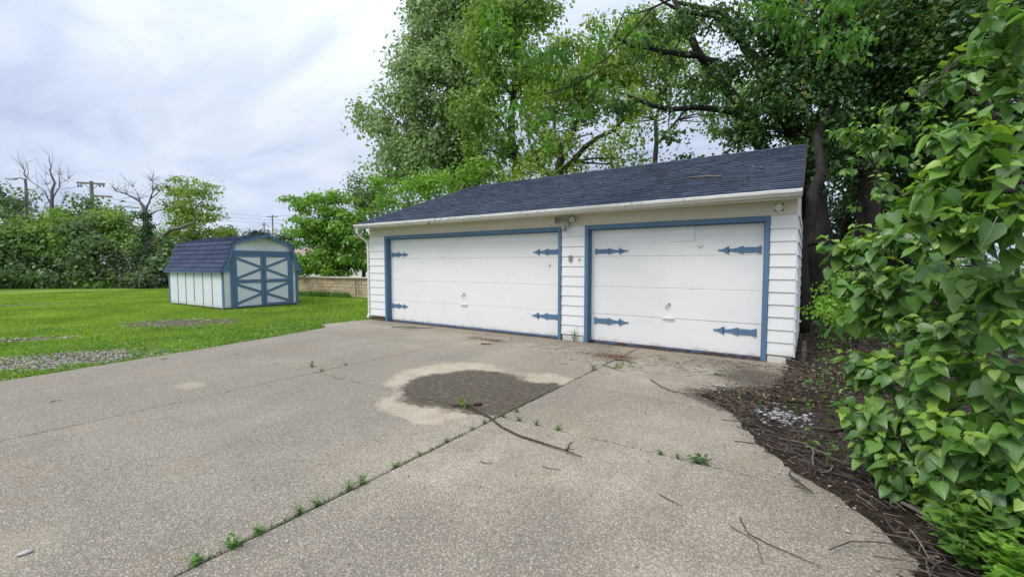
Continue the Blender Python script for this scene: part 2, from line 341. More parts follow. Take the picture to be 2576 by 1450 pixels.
# ------------------------------------------------------------------ geometry helpers
def link(o, parent=None):
    col.objects.link(o)
    if parent is not None: o.parent = parent
    return o
def tag(o, label=None, cat=None, group=None, kind=None):
    if label: o['label'] = label
    if cat: o['category'] = cat
    if group: o['group'] = group
    if kind: o['kind'] = kind
    return o
def empty(name, loc, rz=0):
    o = bpy.data.objects.new(name, None); o.empty_display_size = .2; o.location = loc; o.rotation_euler = (0, 0, rz); return link(o)
class MB:
    def __init__(s): s.v = []; s.f = []
    def add(s, v, f):
        b = len(s.v); s.v += [tuple(x) for x in v]; s.f += [tuple(i+b for i in q) for q in f]; return s
    def box(s, x0, x1, y0, y1, z0, z1):
        return s.add([(x0,y0,z0),(x1,y0,z0),(x1,y1,z0),(x0,y1,z0),(x0,y0,z1),(x1,y0,z1),(x1,y1,z1),(x0,y1,z1)],
                     [(0,3,2,1),(4,5,6,7),(0,1,5,4),(1,2,6,5),(2,3,7,6),(3,0,4,7)])
    def obox(s, c, ax, ay, az):
        c, ax, ay, az = map(Vector, (c, ax, ay, az))
        v = [c+ax*i+ay*j+az*k for k in (-1, 1) for i, j in ((-1,-1),(1,-1),(1,1),(-1,1))]
        return s.add(v, [(0,3,2,1),(4,5,6,7),(0,1,5,4),(1,2,6,5),(2,3,7,6),(3,0,4,7)])
    def beam(s, p, q, wdt, up, dep):
        """board from p to q, width wdt across, depth dep along up"""
        p, q, up = Vector(p), Vector(q), Vector(up).normalized(); d = (q-p); a = d/2; side = d.normalized().cross(up).normalized()
        return s.obox((p+q)/2, a, side*(wdt/2), up*(dep/2))
    def tube(s, pts, rad, n=6, cap=True):
        pts = [Vector(p) for p in pts]; rad = rad if hasattr(rad, '__len__') else [rad]*len(pts)
        b = len(s.v); prev = None
        for i, p in enumerate(pts):
            d = (pts[min(i+1, len(pts)-1)]-pts[max(i-1, 0)]).normalized()
            if prev is None: u = d.orthogonal().normalized()
            else: u = (prev - d*prev.dot(d)); u = u.normalized() if u.length > 1e-6 else d.orthogonal().normalized()
            prev = u; v = d.cross(u)
            for k in range(n):
                a = 2*math.pi*k/n; s.v.append(tuple(p+(u*math.cos(a)+v*math.sin(a))*rad[i]))
        for i in range(len(pts)-1):
            for k in range(n):
                k2 = (k+1) % n; s.f.append((b+i*n+k, b+i*n+k2, b+(i+1)*n+k2, b+(i+1)*n+k))
        if cap: s.f.append(tuple(b+k for k in range(n))[::-1]); s.f.append(tuple(b+(len(pts)-1)*n+k for k in range(n)))
        return s
    def prism(s, poly, o, ux, uy, dep):
        o, ux, uy, dep = map(Vector, (o, ux, uy, dep)); n = len(poly)
        v = [o+ux*a+uy*b for a, b in poly]+[o+ux*a+uy*b+dep for a, b in poly]
        return s.add(v, [tuple(range(n))[::-1], tuple(range(n, 2*n))]+[(i, (i+1) % n, n+(i+1) % n, n+i) for i in range(n)])
    def mesh(s, name, mat, smooth=False, origin=None):
        me = bpy.data.meshes.new(name)
        v = s.v if origin is None else [(a-origin[0], b-origin[1], c-origin[2]) for a, b, c in s.v]
        me.from_pydata(v, [], s.f); me.materials.append(mat)
        if smooth: me.polygons.foreach_set('use_smooth', [True]*len(me.polygons))
        me.update(); return me
    def build(s, name, mat, parent=None, smooth=False, origin=None, fix=True):
        me = s.mesh(name, mat, smooth, origin)
        if fix:
            import bmesh
            bm = bmesh.new(); bm.from_mesh(me); bmesh.ops.recalc_face_normals(bm, faces=bm.faces); bm.to_mesh(me); bm.free()
        return link(bpy.data.objects.new(name, me), parent)
def np_mesh(name, V, k, mat, uv=None, smooth=False):
    """V: (N*k,3) array, every k verts one polygon"""
    me = bpy.data.meshes.new(name); nv = len(V); n = nv//k
    me.vertices.add(nv); me.vertices.foreach_set('co', np.asarray(V, np.float32).ravel())
    me.loops.add(nv); me.loops.foreach_set('vertex_index', np.arange(nv, dtype=np.int32))
    me.polygons.add(n); me.polygons.foreach_set('loop_start', np.arange(0, nv, k, dtype=np.int32))
    me.materials.append(mat); me.update(calc_edges=True); return me
def unit(a): return a/np.maximum(np.linalg.norm(a, axis=1, keepdims=True), 1e-9)
def leaf_quads(C, size, upbias=.5, droop=.3, aspect=.62, outward=None, ow=.5):
    n = len(C); nrm = rng.normal(size=(n, 3)); nrm[:, 2] = nrm[:, 2]*.8+upbias*1.2
    if outward is not None: nrm = nrm+outward*ow
    nrm = unit(nrm)
    t = rng.normal(size=(n, 3)); t[:, 2] -= droop*2.5
    t = unit(t-nrm*np.sum(t*nrm, 1, keepdims=True)); b = np.cross(nrm, t)
    s = size*(.6+.8*rng.random((n, 1)))
    w_ = s*aspect*.5
    fold = nrm*w_*.35
    V = np.empty((n, 4, 3)); V[:, 0] = C; V[:, 1] = C+t*s*.45+b*w_+fold; V[:, 2] = C+t*s; V[:, 3] = C+t*s*.45-b*w_+fold
    return V.reshape(-1, 3)

def bez(a, b, sag=.15, n=4):
    a, b = np.array(a), np.array(b); L_ = np.linalg.norm(b-a); m = (a+b)/2+rng.normal(size=3)*L_*.12+np.array([0, 0, sag*L_])
    return [tuple((1-t)**2*a+2*t*(1-t)*m+t*t*b) for t in np.linspace(0, 1, n)]
def crown_clumps(lobes, dens, shell=.45):
    """clump centres spread in ellipsoid lobes (x,y,z,r_h,r_v), more towards the surface"""
    out = []; lob = []
    for (x, y, z, rh, rv) in lobes:
        n = max(3, int(dens*rh*rh*rv*3)) if dens > 0 else 4
        d = unit(rng.normal(size=(n, 3))); r = (shell+(1-shell)*rng.random((n, 1)))**.6*(.85+.3*rng.random((n, 1)))
        out.append(np.array([x, y, z])+d*r*np.array([rh, rh*.85, rv])); lob += [(x, y, z)]*n
    return np.vstack(out), np.array(lob)
def tree(name, label, cat, base, limbs, lobes, leafm, barkm='bark', dens=.8, per=60, cr=.45, size=.14, group=None, twig=.5,
         droop=.3, aspect=.66, upbias=.5, flat=.65, ns=6, twr=.02, crown='crown'):
    """limbs: [(pts, radii)], world coordinates"""
    o = empty(name, base); tag(o, label, cat, group); org = base
    mb = MB(); nodes = []
    for pts, rad in limbs:
        # add small kinks
        P = []; Rr = []
        for i in range(len(pts)-1):
            a, b = np.array(pts[i], float), np.array(pts[i+1], float)
            for t in (0, .5): P.append(tuple(a+(b-a)*t+(rng.normal(size=3)*np.linalg.norm(b-a)*.035 if (t or i) else 0))); Rr.append(rad[i]+(rad[i+1]-rad[i])*t)
        P.append(tuple(pts[-1])); Rr.append(rad[-1])
        mb.tube(P, Rr, ns+2); nodes += [(p, r) for p, r in zip(P[1:], Rr[1:])]
    C, LC = crown_clumps(lobes, dens*DF)
    NP = np.array([p for p, r in nodes]); NR = [r for p, r in nodes]
    for c, lc in zip(C, LC):
        if rng.random() < twig:
            tgt = c*.8+lc*.2
            dd = np.linalg.norm(NP-tgt, axis=1)+np.maximum(0, NP[:, 2]-tgt[2])*1.5; j = int(np.argmin(dd))
            r0 = min(NR[j]*.6, twr*1.6+.012*dd[j]); mb.tube(bez(NP[j], tgt, .08), [r0, r0*.75, r0*.5, twr*.35], 4, False)
    mb.build('trunk', M[barkm], o, True, org)
    per = int(per*PF)
    per_n = rng.integers(int(per*.55), int(per*1.4), len(C))
    idx = np.repeat(np.arange(len(C)), per_n); off = np.clip(rng.normal(size=(len(idx), 3)), -1.9, 1.9)*np.array([1, 1, flat])*cr*(.6+.7*rng.random(len(C)))[idx][:, None]
    P = C[idx]+off
    keep = P[:, 2] > .05; P = P[keep]; off = off[keep]
    V = leaf_quads(P, size, upbias, droop, aspect, unit(off+(C-LC)[idx][keep]*.25), 1.0)-np.array(org)
    lf = link(bpy.data.objects.new(crown, np_mesh(crown, V, 4, M[leafm])), o); lf['kind'] = 'stuff'
    NL[0] += len(P); print(name, len(P)); return o, len(P)
DF, PF = 1.35, 2.0
NL = [0]

# ================================================================== SETTING
# lawn sheet to the horizon
mb = MB(); mb.add([(-260, -60, -.035), (60, -60, -.035), (260, 300, -.035), (-260, 300, -.035)], [(0, 1, 2, 3)])
lawn = mb.build('lawn', M['lawn']); tag(lawn, 'flat green mown lawn reaching back to the hedge line', kind='structure')
# woodland floor behind and beside the garage
mb = MB(); mb.add([(.3, -8, -.028), (60, -8, -.028), (60, 60, -.028), (-6, 60, -.028), (-6, 13, -.028), (-.3, 12.5, -.028), (-.3, 7.6, -.028)], [tuple(range(7))])
tag(mb.build('woodland_floor', M['woodfloor']), 'dark weedy woodland floor beside the garage', kind='structure')

# driveway: dirt bed + slabs with real joints
LEFT = [(-7.4, -8), (-8.25, -.5), (-8.5, .94), (-8.68, 2.3), (-8.86, 3.45), (-9.1, 4.8), (-9.42, 6.11), (-9.99, 6.39), (-9.95, 7.0), (-9.84, 7.78)]
def left_x(y):
    for (xa, ya), (xb, yb) in zip(LEFT, LEFT[1:]):
        if ya <= y <= yb: return xa+(xb-xa)*(y-ya)/(yb-ya)
    return LEFT[-1][0]
mb = MB(); mb.add([(x-.03, y, -.030) for x, y in LEFT]+[(2.4, 7.78, -.030), (2.4, -8, -.030)], [tuple(range(len(LEFT)+2))])
drive = mb.build('driveway', M['soil']); tag(drive, 'cracked exposed aggregate concrete driveway in front of the garage', kind='structure')
def slab(x0, x1, y0, y1, leftedge=False):
    g = .0085; pts = []
    def edge(p, q, jit=.0055):
        n = max(2, int(math.dist(p, q)/.11)); res = []
        for i in range(n):
            t = i/n; x = p[0]+(q[0]-p[0])*t; y = p[1]+(q[1]-p[1])*t
            res.append((x+random.gauss(0, jit), y+random.gauss(0, jit)))
        return res
    if leftedge:
        ys = [y0+g]+[y for x, y in LEFT if y0+.1 < y < y1-.1]+[y1-g]; lp = [(left_x(y), y) for y in ys]
    else: lp = [(x0+g, y0+g), (x0+g, y1-g)]
    ring = lp+[(x1-g, y1-g), (x1-g, y0+g)]
    for a, b in zip(ring, ring[1:]+ring[:1]): pts += edge(a, b, .016 if (leftedge and a in lp[:-1]) else .0035)
    cx, cy = sum(p[0] for p in pts)/len(pts), sum(p[1] for p in pts)/len(pts); n = len(pts)
    tilt = random.uniform(-.0008, .0008)
    inn = []
    for x, y in pts:
        d = math.hypot(cx-x, cy-y); k = .012/d; inn.append((x+(cx-x)*k, y+(cy-y)*k, 0))
    v = inn+[(x, y, -.008) for x, y in pts]+[(x, y, -.09) for x, y in pts]
    f_ = [tuple(range(n))[::-1]]+[(i, (i+1) % n, n+(i+1) % n, n+i) for i in range(n)]+[(n+i, n+(i+1) % n, 2*n+(i+1) % n, 2*n+i) for i in range(n)]
    MB().add(v, f_).build('slab', M['concrete'], drive)
xs = [-9, -5.59, -2.47, .70, 2.4]; ys = [-8, -3.6, -.02, 3.45, 7.70]
for j in range(4):
    for i in range(4): slab(xs[i], xs[i+1], ys[j], ys[j+1], i == 0)

# soil bed on the right, mounded, irregular edge
EDGE = [(.62, -2), (.55, 1.4), (.46, 2.5), (.47, 2.92), (.35, 3.17), (.22, 3.38), (.05, 3.58), (-.17, 3.88), (-.33, 4.14), (-.5, 4.59), (-.72, 5.0), (-.98, 5.28), (-.92, 5.50), (-.60, 5.66), (-.34, 6.0), (-.26, 6.6), (-.22, 7.2), (-.20, 7.66), (-.13, 9.0), (-.13, 13.5)]
dense = []
for (xa, ya), (xb, yb) in zip(EDGE, EDGE[1:]):
    n = max(1, int(math.dist((xa, ya), (xb, yb))/.06))
    for i in range(n): dense.append((xa+(xb-xa)*i/n+random.gauss(0, .014), ya+(yb-ya)*i/n+random.gauss(0, .014)))
mb = MB(); offs = [0, .03, .09, .2, .45, .9, 1.8, 4.5]; hts = [.0045, .016, .026, .035, .05, .06, .07, .07]
def inx(i, o): # push inwards (to the right / back)
    x, y = dense[i]; j0, j1 = max(i-3, 0), min(i+3, len(dense)-1); tx, ty = dense[j1][0]-dense[j0][0], dense[j1][1]-dense[j0][1]; L_ = math.hypot(tx, ty)
    nx, ny = ty/L_, -tx/L_; nx, ny = (nx*.35+.8, ny*.35+.08); return x+nx*o, y+ny*o
rows = len(offs)
for i in range(len(dense)):
    for o_, h_ in zip(offs, hts):
        x, y = inx(i, o_); mb.v.append((x, y, h_+(random.gauss(0, .006) if o_ > 0 else 0)))
for i in range(len(dense)-1):
    for k_ in range(rows-1):
        a = i*rows+k_; mb.f.append((a, a+1, a+rows+1, a+rows))
bed = mb.build('soil_bed', M['soil'], smooth=True); tag(bed, 'dark soil and mulch bed along the right edge of the driveway', kind='structure')

# ================================================================== GARAGE
YF = 7.72
GO = (-5.0, 7.72, 0)
gar = empty('garage', GO); tag(gar, 'white two-door garage with dark blue shingle roof and blue door frames', 'garage')
def gp(mb_, name, m, par=None, smooth=False, lab=None, kind=None):
    o = mb_.build(name, M[m], par or gar, smooth, GO)
    if lab: o['label'] = lab
    if kind: o['kind'] = kind
    return o
D1 = (-9.137, -4.093); D2 = (-3.467, -.573); DZ = 2.137
mb = MB()
for a, b in ((-9.80, -9.17), (-4.06, -3.50), (-.54, -.19)): mb.box(a, b, YF+.03, YF+.14, .06, 2.44)
mb.box(-9.17, -4.06, YF+.03, YF+.14, DZ+.032, 2.44); mb.box(-3.50, -.54, YF+.03, YF+.14, DZ+.032, 2.44)
mb.box(-9.80, -9.70, YF+.14, 12.9, .06, 2.44); mb.box(-.29, -.19, YF+.14, 12.9, .06, 2.44); mb.box(-9.70, -.29, 12.8, 12.9, .06, 2.44)
gp(mb, 'wall', 'white')
# siding boards (lapped, lower edge proud)
def lap(mb_, a, b, z0, z1, axis='x', face=YF, out=-1):
    t0, t1 = .022, .004
    if axis == 'x':
        y0, y1, y2 = face+out*t0, face+out*t1, face+.028
        mb_.add([(a,y0,z0),(b,y0,z0),(b,y1,z1),(a,y1,z1),(a,y2,z0),(b,y2,z0),(b,y2,z1),(a,y2,z1)], [(0,1,2,3),(4,7,6,5),(0,4,5,1),(1,5,6,2),(2,6,7,3),(3,7,4,0)])
    else:
        x0, x1, x2 = face+out*t0, face+out*t1, face-out*.028
        mb_.add([(x0,a,z0),(x0,b,z0),(x1,b,z1),(x1,a,z1),(x2,a,z0),(x2,b,z0),(x2,b,z1),(x2,a,z1)], [(0,1,2,3),(4,7,6,5),(0,4,5,1),(1,5,6,2),(2,6,7,3),(3,7,4,0)])
for a, b in ((-9.82, -9.205), (-4.025, -3.535), (-.505, -.165)):
    for k_ in range(11):
        z0 = .12+k_*.19; m_ = MB()
        if k_ == 0 and a > -9 : z0 -= .0
        lap(m_, a+random.uniform(0, .002), b-random.uniform(0, .004), z0+random.gauss(0, .0015), z0+.192)
        gp(m_, 'siding_board', 'white')
for k_ in range(12):
    m_ = MB(); lap(m_, YF-.004, 12.9, .10+k_*.19, .10+k_*.19+.192, 'y', -.160, 1); gp(m_, 'siding_board', 'white')
# rotten feet and foundation blocks
mb = MB()
for i in range(9):
    x = -9.80+i*.068; mb.box(x, x+.066, YF-.012-random.random()*.018, YF+.03, .005, .055+random.random()*.05)
gp(mb, 'sill_board', 'rot', lab='rotted dark sill under the left corner siding')
mb = MB(); mb.box(-4.0, -3.55, YF-.01, YF+.10, -.02, .10); gp(mb, 'foundation_block', 'white')
mb = MB(); 
mb.add([(-.50,YF-.035,-.02),(-.24,YF-.03,-.02),(-.23,YF+.1,-.02),(-.50,YF+.1,-.02),(-.49,YF-.03,.095),(-.26,YF-.02,.085),(-.25,YF+.1,.10),(-.49,YF+.1,.10)], [(0,3,2,1),(4,5,6,7),(0,1,5,4),(1,2,6,5),(2,3,7,6),(3,0,4,7)])
gp(mb, 'foundation_block', 'white', lab='chipped white painted block under the right corner')
# frieze above the doors and soffit
mb = MB(); mb.box(-9.82, -.165, YF-.006, YF+.028, 2.215, 2.44); gp(mb, 'frieze_board', 'soffit')
mb = MB(); mb.box(-9.86, -.125, 7.39, YF+.03, 2.441, 2.452); gp(mb, 'soffit', 'soffit')
mb = MB(); mb.box(-9.86, -.125, 7.385, 7.40, 2.40, 2.50); gp(mb, 'fascia', 'soffit')
# door frames and doors
H0 = [(0, 1), (.03, .88), (.12, .60), (.22, .66), (.32, .66), (.405, .60), (.40, .98), (.47, .80), (.56, .50), (.66, .34), (.765, .30), (.745, 1.0), (.80, .70), (.86, .40), (.93, .19), (1, .19)]
def hinge(par, xb, xt, z, hh, y):
    up = [(xb+(xt-xb)*s, z+hh*h) for s, h in H0]; dn = [(xb+(xt-xb)*s, z-hh*h) for s, h in H0][::-1]
    poly = up+dn; m_ = MB(); n = len(H0)
    v = [(x, y, zz_) for x, zz_ in poly]+[(x, y+.012, zz_) for x, zz_ in poly]; N = len(poly)
    f_ = [(i, i+1, N-2-i, N-1-i) for i in range(n-1)]+[(i, (i+1) % N, N+(i+1) % N, N+i) for i in range(N)]
    m_.add(v, f_); return gp(m_, 'strap_hinge', 'blue', par)
for (x0, x1), lab, dl in ((D1, 'wide left garage door with blue strap hinges', 0), (D2, 'narrow right garage door with peeling bottom strip', 1)):
    fw_ = .063
    for nm, bx in (('frame_board', (x0-fw_, x0, YF-.035, YF+.03, .0, DZ)), ('frame_board', (x1, x1+fw_, YF-.035, YF+.03, .0, DZ)), ('frame_board', (x0-fw_, x1+fw_, YF-.035, YF+.03, DZ, DZ+.068))):
        m_ = MB(); m_.box(*bx); gp(m_, nm, 'blue')
    for bx in ((x0-.03, x0, YF+.03, YF+.17, 0, DZ), (x1, x1+.03, YF+.03, YF+.17, 0, DZ), (x0, x1, YF+.03, YF+.17, DZ, DZ+.03)):
        m_ = MB(); m_.box(*bx); gp(m_, 'jamb', 'blue')
    for bx in ((x0+.0, x0+.018, YF+.055, YF+.105, .012, DZ-.018), (x1-.018, x1, YF+.055, YF+.105, .012, DZ-.018), (x0, x1, YF+.055, YF+.105, DZ-.018, DZ)):
        m_ = MB(); m_.box(*bx); gp(m_, 'door_stop', 'blue')
    yd = YF+.115
    m_ = MB(); m_.box(x0+.012, x1-.012, yd+.022, yd+.045, .025, DZ-.01)
    door = gp(m_, 'garage_door', 'dark', lab=lab)
    seams = [.038, .55, 1.07, 1.63, DZ-.004]
    for k_ in range(4):
        m_ = MB(); z0, z1 = seams[k_]+.0013, seams[k_+1]-.0013; b_ = .005
        sg = random.uniform(-.002, .002); tl = (random.uniform(-.003, .003))
        xa, xb = x0+.014, x1-.014; y0 = yd+sg
        m_.add([(xa,y0+b_,z0),(xb,y0+b_+tl,z0),(xb,y0+b_+tl,z1),(xa,y0+b_,z1),(xa+b_,y0,z0+b_),(xb-b_,y0+tl,z0+b_),(xb-b_,y0+tl,z1-b_),(xa+b_,y0,z1-b_),
                (xa,yd+.021,z0),(xb,yd+.021,z0),(xb,yd+.021,z1),(xa,yd+.021,z1)],
               [(4,5,6,7),(0,1,5,4),(1,2,6,5),(2,3,7,6),(3,0,4,7),(0,8,9,1),(1,9,10,2),(2,10,11,3),(3,11,8,0),(8,11,10,9)])
        gp(m_, 'door_panel', 'door_white', door)
    yh = yd-.014
    if dl == 0: hs = [(-9.085, -8.47, 1.735, .068), (-4.15, -4.75, 1.735, .070), (-9.085, -8.50, .405, .070), (-4.15, -4.77, .425, .072)]
    else: hs = [(-3.375, -2.74, 1.728, .060), (-.625, -1.24, 1.712, .065), (-3.38, -2.72, .418, .070), (-.66, -1.28, .413, .067)]
    for a, b, z, h_ in hs: hinge(door, a, b, z, h_, yh)
    cx = (-6.63, -2.01)[dl]
    m_ = MB(); m_.beam((cx-.10, yd-.022, .552), (cx+.10, yd-.022, .552), .018, (0, 1, 0), .02); m_.box(cx-.10, cx-.085, yd-.02, yd, .543, .561); m_.box(cx+.085, cx+.10, yd-.02, yd, .543, .561)
    m_.box(cx-.02, cx+.03, yd-.012, yd, .50, .535)
    gp(m_, 'pull_handle', 'door_white', door)
    m_ = MB(); m_.tube([(cx+.02, yd, .80), (cx+.02, yd-.03, .80)], .012, 8); m_.beam((cx-.045, yd-.032, .735), (cx+.03, yd-.032, .82), .016, (0, 1, 0), .012); gp(m_, 'latch', 'metal', door)
    m_ = MB()
    n = 26
    for i in range(n):
        xa = x0+.01+(x1-x0-.02)*i/n; xb = x0+.01+(x1-x0-.02)*(i+1)/n; m_.box(xa, xb, yd-.006-random.random()*.005*(1+dl), yd+.02, .004+random.random()*.006, .0375)
    gp(m_, 'bottom_strip', 'peel' if dl else 'blue', door)
m_ = MB(); m_.box(-2.01, -1.60, YF+.115-.012, YF+.115-.001, 1.875, DZ-.006); gp(m_, 'patch_board', 'door_white', bpy.data.objects['garage_door.001'], lab='rectangular patch board at top of right door')
m_ = MB()
m_.tube([(-4.36, YF+.11, 1.46), (-4.36, YF+.10, 1.46)], .018, 8); gp(m_, 'lock_cylinder', 'metal', bpy.data.objects['garage_door'])
m_ = MB(); m_.beam((-1.56, YF+.108, 1.80), (-1.52, YF+.104, 1.755), .008, (0, 1, 0), .004); m_.beam((-1.52, YF+.104, 1.755), (-1.47, YF+.108, 1.80), .008, (0, 1, 0), .004)
gp(m_, 'bent_staple', 'metal', bpy.data.objects['garage_door.001'])
# threshold
m_ = MB(); m_.box(-9.2, -.5, 7.705, 7.9, -.05, -.002); gp(m_, 'threshold', 'rot')
# junction box cover, keypad, button
m_ = MB(); m_.box(-.455, -.345, YF-.0085, YF-.004, 2.275, 2.385); jb = gp(m_, 'junction_box', 'dark')
m_ = MB(); m_.tube([(-.402, YF-.007, 2.33), (-.402, YF-.018, 2.33)], .056, 20); gp(m_, 'cover_plate', 'white', jb)
m_ = MB(); m_.box(-3.862, -3.798, YF-.045, YF-.01, 1.545, 1.655); kp = gp(m_, 'keypad', 'metal')
m_ = MB(); m_.box(-3.852, -3.808, YF-.051, YF-.045, 1.575, 1.648); gp(m_, 'flip_cover', 'grey_plastic', kp)
m_ = MB(); m_.box(-3.665, -3.625, YF-.026, YF-.01, 1.55, 1.60); db = gp(m_, 'push_button', 'lamp_white')
m_ = MB(); m_.tube([(-3.645, YF-.026, 1.575), (-3.645, YF-.031, 1.575)], .008, 8); gp(m_, 'button', 'metal', db)
# security light
m_ = MB(); m_.tube([(-3.87, YF-.005, 2.335), (-3.87, YF-.05, 2.335)], .055, 14); sl_ = gp(m_, 'security_light', 'metal', smooth=False)
def cone(c, ax, r0, r1, ln, m_name, nm, par):
    c = Vector(c); ax = Vector(ax).normalized(); m_ = MB(); m_.tube([c, c+ax*ln*.35, c+ax*ln*.6, c+ax*ln], [r0, r0*1.05, (r0+r1)/2, r1], 18)
    o = gp(m_, nm, m_name, par, False)
    m2_ = MB(); m2_.tube([c+ax*(ln-.004), c+ax*(ln+.008)], [r1*1.06, r1*1.06], 18); gp(m2_, 'rim', 'black', par)
    m3_ = MB(); m3_.tube([c+ax*(ln+.007), c+ax*(ln+.013)], [r1*.93, r1*.8], 18); gp(m3_, 'lens', 'lens', par)
    return o
m_ = MB(); m_.tube([(-3.89, YF-.05, 2.34), (-4.0, YF-.08, 2.345)], .014, 8); m_.tube([(-3.85, YF-.05, 2.34), (-3.79, YF-.09, 2.335)], .018, 8); m_.tube([(-3.88, YF-.05, 2.30), (-3.90, YF-.07, 2.23)], .02, 8); gp(m_, 'bracket', 'metal', sl_)
cone((-3.99, YF-.075, 2.345), (-1, -.35, -.12), .022, .062, .12, 'grey_plastic', 'lamp_head', sl_)
cone((-3.79, YF-.075, 2.335), (.55, -.9, -.10), .03, .066, .10, 'grey_plastic', 'lamp_head', sl_)
m_ = MB(); m_.tube([(-3.95, YF-.09, 2.25), (-3.955, YF-.11, 2.16)], [.035, .03], 12); m_.tube([(-3.88, YF-.07, 2.26), (-3.87, YF-.09, 2.20)], [.03, .028], 12); gp(m_, 'motion_sensor', 'lamp_white', sl_)
m_ = MB(); m_.tube([(-3.91, YF-.10, 2.17), (-3.905, YF-.12, 2.13)], [.032, .03], 12); gp(m_, 'sensor_eye', 'grey_plastic', sl_)
# gutter
GZ = 2.425
prof = [(7.383, .085), (7.383, 0), (7.315, 0), (7.300, .022), (7.268, .045), (7.262, .082), (7.275, .090), (7.275, .082), (7.290, .075), (7.296, .02)]
m_ = MB(); nst = 66
for i in range(nst+1):
    x = -9.90+(9.79)*i/nst; dz = -.010*math.sin(math.pi*i/nst)+random.gauss(0, .0012)+.012*(i/nst)
    for (y, z) in prof: m_.v.append((x, y+random.gauss(0, .0008), GZ+z+dz))
np_ = len(prof)
for i in range(nst):
    for k_ in range(np_-1): m_.f.append((i*np_+k_, i*np_+k_+1, (i+1)*np_+k_+1, (i+1)*np_+k_))
m_.f.append(tuple(range(6))); m_.f.append(tuple(nst*np_+i for i in range(6))[::-1])
gp(m_, 'gutter', 'gutter')
m_ = MB(); ds = [(-9.82, 7.325, 2.43), (-9.83, 7.33, 2.31), (-9.865, 7.45, 2.22), (-9.875, 7.62, 2.12), (-9.875, 7.70, 2.02), (-9.872, 7.705, 1.2), (-9.870, 7.70, .16), (-9.845, 7.64, .05)]
m_.tube(ds, [.034, .033, .032, .032, .032, .032, .032, .033], 8); gp(m_, 'downspout', 'downspout')
# roof: deck
ex0, ex1, ey, ez = -9.97, -.115, 7.345, 2.515
ry, rz_, rxl = 10.32, 3.775, -8.42
by = 2*ry-ey
m_ = MB(); V_ = [(ex0,ey,ez),(ex1,ey,ez),(ex1,ry,rz_),(rxl,ry,rz_),(ex0,by,ez),(ex1,by,ez)]
m_.add([(a,b,c-.012) for a, b, c in V_]+[(a,b,c-.05) for a, b, c in V_], [(0,1,2,3),(3,2,5,4),(0,3,4),(6,9,8,7),(9,10,11,8),(6,10,9),(0,6,7,1),(1,7,8,2),(2,8,11,5),(5,11,10,4),(4,10,6,0)])
gp(m_, 'roof_deck', 'underlay')
m_ = MB(); m_.add([(-.19, YF+.03, 2.44), (-.19, 12.9, 2.44), (-.19, ry, rz_-.12)], [(0, 1, 2)]); m_.add([(-.30, YF+.03, 2.44), (-.30, 12.9, 2.44), (-.30, ry, rz_-.12)], [(0, 1, 2)]); gp(m_, 'gable_wall', 'white')
# shingles
sl_len = math.hypot(ry-ey, rz_-ez); ud = Vector((0, (ry-ey)/sl_len, (rz_-ez)/sl_len)); nn = Vector((0, -ud.z, ud.y)); NC = 25; ex_ = sl_len/NC
tabs = []
for c in range(NC):
    s0 = c*ex_; xl = ex0+(rxl-ex0)*s0/sl_len+.0; x = ex1-(.15 if c % 2 else .30)-random.uniform(0, .05)+.30; first = True
    xr = ex1
    while xr > xl+.02:
        wdt = random.choice((.165, .21, .30, .30, .16, .25)) if not first else random.uniform(.12, .3); first = False
        xa = max(xr-wdt, xl); tabs.append((xa, xr-.003, s0-random.choice((0, 0, .002, .004)), s0+ex_*1.25, random.choice((.008, .011, .014)), c)); xr = xa
def tab_mb(t):
    xa, xb, s0, s1, th, c = t
    xs1 = xa
    m_ = MB(); e0 = Vector((0, ey, ez)); 
    p = lambda x, s, h: tuple(e0+ud*s+nn*h+Vector((x, 0, 0)))
    s1 = min(s1, sl_len+.01)
    xt = max(xa, ex0+(rxl-ex0)*min(s1, sl_len)/sl_len)
    m_.add([p(xa,s0,-.010),p(xb,s0,-.010),p(xb,s1,-.011),p(xt,s1,-.011),p(xa,s0,th+.004),p(xb,s0,th+.004),p(xb,s1,.0),p(xt,s1,.0)],
           [(0,3,2,1),(4,5,6,7),(0,1,5,4),(1,2,6,5),(2,3,7,6),(3,0,4,7)]); return m_
tabs.sort(key=lambda t: math.dist((0, 0, 1.48), (t[0], ey+ud.y*t[2], ez+ud.z*t[2])) - .25*(t[1]-t[0])*10)
for t in tabs[:300]: gp(tab_mb(t), 'shingle', 'shingle')
m_ = MB()
for t in tabs[300:]:
    a = tab_mb(t); m_.add(a.v, a.f)
# back slope and hip end courses, joined
for c in range(NC):
    s0, s1 = c*ex_, (c+1.2)*ex_
    p = lambda x, s, h: (x, by-ud.y*s+ud.z*h, ez+ud.z*s+ud.y*h)
    x = ex1; xl = ex0+(rxl-ex0)*s0/sl_len
    m_.add([p(xl,s0,.015),p(x,s0,.015),p(x,min(s1,sl_len),.001),p(xl+.05,min(s1,sl_len),.001),p(xl,s0,-.01),p(x,s0,-.01)], [(0,1,2,3),(4,5,1,0)])
    f0, f1 = s0/sl_len, min(1, s1/sl_len); y0 = ey+(ry-ey)*f0; y1 = ey+(ry-ey)*f1; X0 = ex0+(rxl-ex0)*f0; X1 = ex0+(rxl-ex0)*f1; Z0 = ez+(rz_-ez)*f0; Z1 = ez+(rz_-ez)*f1
    m_.add([(X0-.01, y0, Z0+.008), (X0-.01, 2*ry-y0, Z0+.008), (X1, 2*ry-y1, Z1), (X1, y1, Z1), (X0-.01, y0, Z0-.015), (X0-.01, 2*ry-y0, Z0-.015)], [(0, 1, 2, 3), (4, 5, 1, 0)])
gp(m_, 'roof_shingles', 'shingle', kind='stuff')
x = ex1+.01
